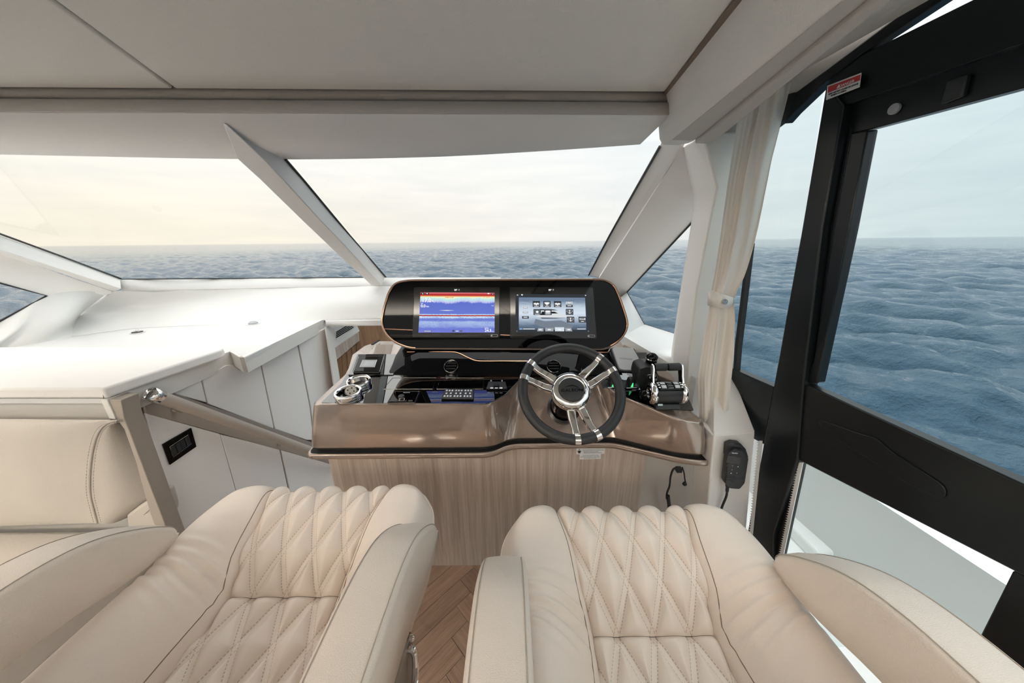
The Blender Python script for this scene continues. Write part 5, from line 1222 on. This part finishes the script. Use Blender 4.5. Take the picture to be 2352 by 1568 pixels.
sticker('safety_sticker', [(1324, 1029), (1389, 1029), (1388.5, 1041.5), (1323.5, 1042.8)], [('BREATHING CARBON MONOXIDE CAN KILL', 1363, 1033.2, .0048), ('KEEP VENTS CLEAR AND OPEN', 1357, 1036.8, .0048), ('OPERATE BLOWER BEFORE STARTING', 1361, 1039.6, .0048)], 'white safety sticker with a black figure under the console lip', True)
sticker('notice_sticker', [(1331.5, 1043), (1380, 1041.8), (1379.5, 1053), (1331, 1054.5)], [('IF AN ENGINE COMPARTMENT FIRE', 1356, 1045.3, .0044), ('OCCURS ALLOW SYSTEM TO DISCHARGE', 1355.5, 1047.6, .0044), ('SHUT DOWN ENGINES AND VENTILATION', 1355, 1049.8, .0044), ('RESTART AFTER FIRE IS OUT', 1355, 1052, .0044)], 'smaller white notice sticker below the safety sticker on the wood front')

# ================================================================== DASH CONTROLS
UP = Vector((0, -.095, .995)).normalized()
def cup(px, r, name_label):
    c0 = on(*px, shift(DKP, .012 if DKP[1].z > 0 else -.012)); t = thing('cup_holder', c0 - UP * .012, name_label, 'cup holder', 'chrome cup holders on the console')
    MB().lathe([(r * .98, -.016), (r * 1.0, -.010), (r * 1.0, -.002), (r * .99, 0)], c0, UP, 40).build('outer_band', 'steel', t)
    MB().lathe([(r * 1.04, .0), (r * 1.06, .006), (r * 1.03, .012), (r * .94, .015), (r * .82, .012), (r * .78, .004)], c0, UP, 40).build('rim', 'chrome', t, sharp=60)
    MB().lathe([(r * .78, .006), (r * .74, -.015), (r * .66, -.032), (.001, -.033)], c0, UP, 40).build('cup', 'steel', t, sharp=70)
    return t, c0
cup((824, 878), .050, 'chrome cup holder at the back of the console, empty')
t_, c_ = cup((800, 904), .052, 'chrome cup holder at the front console corner holding an arrow pad')
rp = thing('arrow_pad', c_, 'round pale remote pad with four black arrows standing in the front cup holder', 'remote pad')
ax_ = (CAM - c_).normalized() * .75 + Vector((0, 0, .5)); ax_.normalize(); pc = c_ + Vector((.006, .012, .006))
MB().lathe([(.021, -.010), (.0245, -.006), (.0245, .002), (.022, .004)], pc, ax_, 28).build('case', 'black_plastic', rp)
mat('pad_face', (.52, .49, .42), .5); MB().lathe([(.001, .0045), (.0215, .0045), (.0215, .003), (.001, .003)], pc, ax_, 28).build('face', 'pad_face', rp)
e1 = Vector((1, 0, 0)); e1 = (e1 - ax_ * e1.dot(ax_)).normalized(); e2 = ax_.cross(e1)
for k in range(4):
    q = math.pi / 2 * k; d1 = e1 * math.cos(q) + e2 * math.sin(q); d2 = ax_.cross(d1)
    MB().prism([pc + ax_ * .0047 + d1 * .0175, pc + ax_ * .0047 + d1 * .0095 + d2 * .0045, pc + ax_ * .0047 + d1 * .0095 - d2 * .0045], ax_ * .0006).build('arrow', 'ink', rp)
    q += math.pi / 4; d1 = e1 * math.cos(q) + e2 * math.sin(q); MB().tube([pc + ax_ * .0047 + d1 * .003, pc + ax_ * .0047 + d1 * .021], .0004, 4).build('divider', 'ink', rp)
# touch panel on the left wing
tpn = thing('touch_panel', on(845, 850, LWP), 'square black glass touch panel with a pale inner screen at the console left', 'touch panel')
LU = LWP[1] if LWP[1].z > 0 else -LWP[1]
def lp_(x, y, d): return on(x, y, (LWP[0] + LU * d, LU))
MB().prism([lp_(*p, .001) for p in [(811, 856), (824, 817), (883, 817), (872, 856)]], LU * .010).build('plate', 'black_gloss', tpn, bevel=.001)
MB().tube([lp_(*p, .0115) for p in [(811, 855), (824, 817.5), (882, 817.5), (871, 855)]], .0009, 5, closed=True).build('edge_line', 'steel', tpn)
mat('pale_screen', (.5, .52, .55), .12)
MB().prism([lp_(*p, .0112) for p in [(826, 843), (833, 826), (866, 826), (860, 843)]], LU * .001).build('inner_screen', 'grommet_grey', tpn)
MB().tube([lp_(*p, .0125) for p in [(826, 843), (833, 826), (866, 826), (860, 843)]], .0010, 5, closed=True).build('inner_frame', 'chrome', tpn)
MB().prism([lp_(*p, .0123) for p in [(835, 840), (839, 829), (861, 829), (857, 840)]], LU * .0004).build('bright_field', 'pale_screen', tpn)
# autopilot head
DU = DKP[1] if DKP[1].z > 0 else -DKP[1]
def dkpt(x, y, d=0.): return on(x, y, (DKP[0] + DU * d, DU))
apl = thing('autopilot_head', dkpt(922, 915), 'black autopilot control with a rotary knob on the glass dash', 'autopilot control')
MB().prism([dkpt(*p, .001) for p in [(890, 926), (906, 898), (964, 898), (953, 925)]], DU * .006).build('plate', 'black_gloss', apl, bevel=.001)
MB().tube([dkpt(*p, .0075) for p in [(891, 925.5), (906, 898.5), (963, 898.5), (952.5, 924.5)]], .0008, 5, closed=True).build('edge_line', 'steel', apl)
MB().lathe([(.012, 0), (.0125, .014), (.0115, .018), (.001, .0185)], dkpt(923, 917, .007), DU, 24).build('knob', 'black_plastic', apl)
MB().tube([dkpt(923, 917, .0245) + (Vector((1, 0, 0)) * math.cos(k * .52) + Vector((0, 1, .095)) * math.sin(k * .52)) * .0105 for k in range(12)], .0007, 5, closed=True).build('knob_ring', 'chrome', apl)
text_mesh('lettering', 'Raymarine', 'glyph', apl, dkpt(934, 901.5, .0072), (1, 0, 0), (0, 1, .095), .0065, depth=.0001)
for k in range(4): MB().prism([dkpt(x, y, .0075) for x, y in [(896 + k * 13.6, 922), (906 + k * 13.6, 922), (907 + k * 13.6, 919.3), (897.5 + k * 13.6, 919.3)]], DU * .002).build('key', 'black_plastic', apl)
# windlass / lighting key pad
kp = thing('key_pad', dkpt(1052, 917), 'dark grey key pad with white symbols on the glass dash', 'key pad')
KP = [dkpt(*p, .001) for p in [(1013, 918), (1022, 897.5), (1089, 897.5), (1088, 918.5)]]
MB().prism(KP, DU * .009).build('case', 'black_plastic', kp, bevel=.003)
KQ = lambda u, v, d: KP[0].lerp(KP[3], u).lerp(KP[1].lerp(KP[2], u), v) + DU * d
for gx in range(3):
    for r_ in range(3):
        for c_2 in range(3 if r_ != 1 else 2):
            n3 = 3 if r_ != 1 else 2; u = .05 + gx * .31 + (c_2 + .5) * .28 / n3; v = .18 + r_ * .31
            MB().prism([KQ(u - .033, v - .09, .0095), KQ(u + .033, v - .09, .0095), KQ(u + .033, v + .09, .0095), KQ(u - .033, v + .09, .0095)], DU * .0015).build('key', 'grommet_grey', kp, bevel=.0004)
            MB().prism([KQ(u - .014, v - .04, .0111), KQ(u + .014, v - .04, .0111), KQ(u + .014, v + .04, .0111), KQ(u - .014, v + .04, .0111)], DU * .0003).build('key_symbol', 'glyph', kp)
# bow thruster lever
bt = thing('thruster_lever', dkpt(1141, 889), 'small black thruster joystick lever with two star marks on the dash', 'thruster control')
MB().prism([dkpt(*p, .001) for p in [(1117, 895), (1122, 880), (1161, 880), (1165, 895)]], DU * .010).build('base', 'black_plastic', bt, bevel=.003)
MB().loft([[dkpt(1140, 885, h) + Vector((sx * w, sy * w * .7 + h * .15, 0)) for sx, sy in ((-1, -1), (1, -1), (1, 1), (-1, 1))] for h, w in ((.008, .014), (.02, .011), (.045, .0085), (.062, .008), (.066, .005))]).build('lever', 'black_plastic', bt, bevel=.002)
for x in (1128, 1153): text_mesh('star_mark', '*', 'glyph', bt, dkpt(x, 876, .002), (1, 0, 0), (0, .4, 1), .018, depth=.0002)
for k in range(3): MB().prism([dkpt(x, y, .0115) for x, y in [(1126 + k * 10.5, 892), (1133 + k * 10.5, 892), (1133 + k * 10.5, 889.8), (1126.5 + k * 10.5, 889.8)]], DU * .001).build('key', 'glyph', bt)

# --- starboard controls
RU = DKR[1] if DKR[1].z > 0 else -DKR[1]
def rpt(x, y, d=0.): return on(x, y, (DKR[0] + RU * d, RU))
for k, (x, y) in enumerate(((1404, 884), (1447, 885))):
    lv = thing('trim_switch', rpt(x, y), ('black trim lever glowing green, half hidden behind the steering wheel rim', 'black trim lever glowing green beside the joystick')[k], 'trim switch', 'green lit trim levers')
    MB().prism([rpt(*p, .001) for p in [(x - 20, y + 8), (x - 26, y - 9), (x + 6, y - 12), (x + 22, y + 6)]], RU * .006).build('base_plate', 'black_plastic', lv, bevel=.002)
    o0 = rpt(x, y, .007)
    MB().loft([[o0 + RU * h + Vector((sx * w, sy * w * 1.4 + h * .1, 0)) for sx, sy in ((-1, -1), (1, -1), (1, 1), (-1, 1))] for h, w in ((0, .012), (.02, .0135), (.034, .0125), (.038, .009))]).build('lever', 'black_plastic', lv, bevel=.002)
    MB().prism([o0 + RU * .002 + Vector((-.005, -.0195, 0)), o0 + RU * .002 + Vector((.006, -.0195, 0)), o0 + RU * .022 + Vector((.0015, -.0185, 0)), o0 + RU * .022 + Vector((-.001, -.0185, 0))], (0, -.001, 0)).build('green_light', 'green_led', lv)
    MB().prism([rpt(x - 8, y + 5.5, .0075), rpt(x + 16, y + 4.5, .0075), rpt(x + 16.5, y + 5.4, .0075), rpt(x - 8, y + 6.4, .0075)], RU * .0004).build('legend', 'glyph', lv)
# grey protective cover on an instrument
gc = thing('instrument_cover', at(1450, 855, Y=1.36), 'light grey plastic instrument cover behind the joystick on the starboard dash', 'instrument cover')
CP = plane3(at(1424, 853, Y=1.345), at(1503, 853, Y=1.345), at(1440, 802, Y=1.44)); CU = CP[1] if CP[1].y < 0 else -CP[1]
def cpt(x, y, d=0.): return on(x, y, (CP[0] + CU * d, CU))
MB().prism(round_poly([cpt(*p, .002) for p in [(1421, 850), (1404, 803), (1412, 800), (1452, 803), (1468, 832), (1466, 836), (1480, 848), (1478, 854), (1432, 853)]], .006, 3), CU * .016).build('cover', 'grey_cover', gc, bevel=.005, seg=3)
MB().prism(round_poly([cpt(*p, -.012) for p in [(1418, 857), (1400, 804), (1408, 800), (1455, 803), (1484, 857)]], .006, 3), CU * .013).build('bezel', 'black_plastic', gc, bevel=.002)
text_mesh('lettering', 'HUMPHREE', 'grommet_grey', gc, cpt(1437, 823.5, .0182), cpt(1456, 826) - cpt(1420, 823), cpt(1437, 812) - cpt(1437, 835), .0105, depth=.0004, xs=1.1)
# joystick
js = thing('joystick', rpt(1502, 898), 'black docking joystick with chrome ring and keyed base next to the throttle', 'joystick')
jb = at(1491, 856, Y=1.25)
def ringz(c, rx, ry, n=24): return [c + Vector((math.cos(2 * math.pi * i / n) * rx, math.sin(2 * math.pi * i / n) * ry, 0)) for i in range(n)]
MB().prism(round_poly([at(*p, Y=1.20) for p in [(1463, 868), (1468, 848), (1487, 842), (1506, 845), (1512, 862), (1518, 876), (1530, 905), (1500, 905), (1470, 895)]], .01, 3), (0, .075, .01)).build('base', 'black_plastic', js, bevel=.008, seg=3)
MB().lathe([(.030, -.004), (.033, .0), (.030, .006), (.024, .009)], jb, (0, -.1, 1), 28).build('chrome_ring', 'chrome', js)
MB().lathe([(.026, .006), (.022, .012), (.023, .016), (.018, .022), (.019, .026), (.016, .032)], jb, (0, -.1, 1), 24).build('bellows', 'black_rubber', js)
MB().lathe([(.014, .028), (.021, .04), (.0225, .06), (.023, .066)], jb, (0, -.1, 1), 28).build('stem', 'black_gloss', js, sharp=60)
MB().lathe([(.0235, .066), (.025, .069), (.024, .073)], jb, (0, -.1, 1), 28).build('knob_ring', 'chrome', js)
MB().lathe([(.0235, .073), (.022, .083), (.012, .092), (.001, .094)], jb, (0, -.1, 1), 28).build('knob', 'black_gloss', js, sharp=70)
kf = [at(*p, Y=1.1975) for p in [(1486, 861), (1507, 858), (1514, 876), (1494, 880)]]
MB().tube(round_poly(kf, .006, 3), .0008, 5, closed=True).build('key_frame', 'steel', js)
for a, b_ in ((.25, .7), (.75, .75), (.75, .3), (.3, .25)):
    q = kf[3].lerp(kf[2], a).lerp(kf[0].lerp(kf[1], a), b_); MB().lathe([(.001, 0), (.005, 0), (.005, .001), (.001, .0015)], q, (0, -1, .1), 12).build('key', 'grommet_grey', js)
# engine throttle
th = thing('engine_throttle', rpt(1535, 935), 'black twin engine throttle with chrome end rings and padded levers', 'throttle')
YT = 1.115; c1 = at(1500, 902, Y=YT); c2 = at(1561, 901, Y=YT); axx = (c2 - c1).normalized(); rT_ = .0395
MB().lathe([(rT_ * .97, 0), (rT_, .004), (rT_, (c2 - c1).length - .004), (rT_ * .97, (c2 - c1).length)], c1, axx, 32).build('barrel', 'black_plastic', th, sharp=60)
for c0, sg in ((c1, -1), (c2, 1)):
    MB().lathe([(rT_ * 1.0, -.006), (rT_ * 1.10, -.003), (rT_ * 1.12, .008), (rT_ * 1.05, .014), (rT_ * .80, .018), (rT_ * .78, .012)], c0, axx * sg, 36).build('end_ring', 'chrome', th, sharp=50)
    MB().lathe([(rT_ * .79, .010), (rT_ * .62, .015), (rT_ * .50, .014)], c0, axx * sg, 30).build('end_disc', 'black_gloss', th)
    MB().lathe([(rT_ * .58, .014), (rT_ * .56, .018), (rT_ * .48, .018), (rT_ * .46, .012)], c0, axx * sg, 30).build('inner_ring', 'chrome', th)
    MB().lathe([(rT_ * .47, .013), (.001, .014)], c0, axx * sg, 30).build('hub_face', 'black_gloss', th)
g1, g2 = at(1503, 843, Y=YT + .035), at(1562, 842, Y=YT + .035); gd = (g2 - g1).normalized(); gl_ = (g2 - g1).length
for a, b_ in ((0., .475), (.515, 1.)):
    MB().lathe([(.0135, gl_ * a), (.0155, gl_ * a + .004), (.0155, gl_ * b_ - .004), (.0135, gl_ * b_)], g1, gd, 20).build('grip', 'black_leather', th, sharp=60)
for c0, g0, sg in ((c1, g1, -1), (c2, g2, 1)):
    p0 = c0 + axx * sg * .006 + Vector((0, 0, .035)); p1 = g0 + gd * sg * .006 - Vector((0, 0, .004))
    rings = []
    for q, w in ((p0, .012), (p0.lerp(p1, .5), .0085), (p1, .013), (p1 + Vector((0, .004, .014)), .008)):
        rings.append([q + Vector((sx * .0042, sy * w, 0)) for sx, sy in ((-1, -1), (1, -1), (1, 1), (-1, 1))])
    MB().loft(rings).build('lever_arm', 'chrome', th, bevel=.002)
    MB().tube([p0.lerp(p1, .1) + Vector((0, .006, 0)) - axx * sg * .006, p0.lerp(p1, .85) + Vector((0, .006, 0)) - axx * sg * .006], .005, 8).build('lever_back', 'black_gloss', th)
kc = (c1 + c2) / 2; e_up = Vector((0, -.35, .94)); e_up = (e_up - axx * e_up.dot(axx)).normalized(); e_f = axx.cross(e_up); 
if e_f.y < 0: e_f = -e_f
def kq(u, v, d=0.): return kc + axx * u + e_f * v + e_up * (math.sqrt(max(0, (rT_ * 1.04) ** 2 - v * v)) + d)
kg = grid(lambda u, v: kq(u, v, .002), lin(-.048, .048, 13), lin(-.024, .024, 9)); kg.build('key_field', 'black_gloss', th, solid=.003, sharp=180)
for sx in (-1, 1):
    for v in (-.010, .008): 
        kb = grid(lambda u, w: kq(sx * .026 + u, v + w, .0055), [-.009, .009], [-.0065, 0, .0065]); kb.build('button', 'label_white', th, solid=.002)
    for j in range(3): grid(lambda u, w: kq(sx * .043 + u, -.013 + j * .011 + w, .0055), [-.0035, .0035], [-.002, .002]).build('button', 'glyph', th, solid=.0015)
for j in range(4): grid(lambda u, w: kq(u, -.015 + j * .009 + w, .0045), [-.010, .010], [-.0012, .0012]).build('legend', 'grommet_grey', th, solid=.001)
bs = [rpt(*p, .001) for p in [(1505, 941), (1502, 922), (1560, 918), (1567, 941)]]
MB().prism([at(1506, 928, Y=YT - .015), at(1561, 927, Y=YT - .015), at(1566, 941, Y=YT - .03), at(1508, 941, Y=YT - .03)], (0, .07, .0)).build('foot', 'black_plastic', th, bevel=.003)
mat('lcd_pale', (.55, .68, .66), .2); MB().prism([at(1511, 927, Y=YT - .0265), at(1522, 927, Y=YT - .0265), at(1522, 931.5, Y=YT - .0275), at(1511, 931.5, Y=YT - .0275)], (0, -.0008, 0)).build('lcd', 'lcd_pale', th)
ball = rpt(1482, 915, .012); MB().lathe([(.001, -.03)] + [(.026 * math.sin(a), -.026 * math.cos(a)) for a in lin(.2, math.pi - .1, 12)], ball + Vector((0, 0, .016)), (0, 0, 1), 24).build('side_knob', 'black_gloss', th, sharp=80)
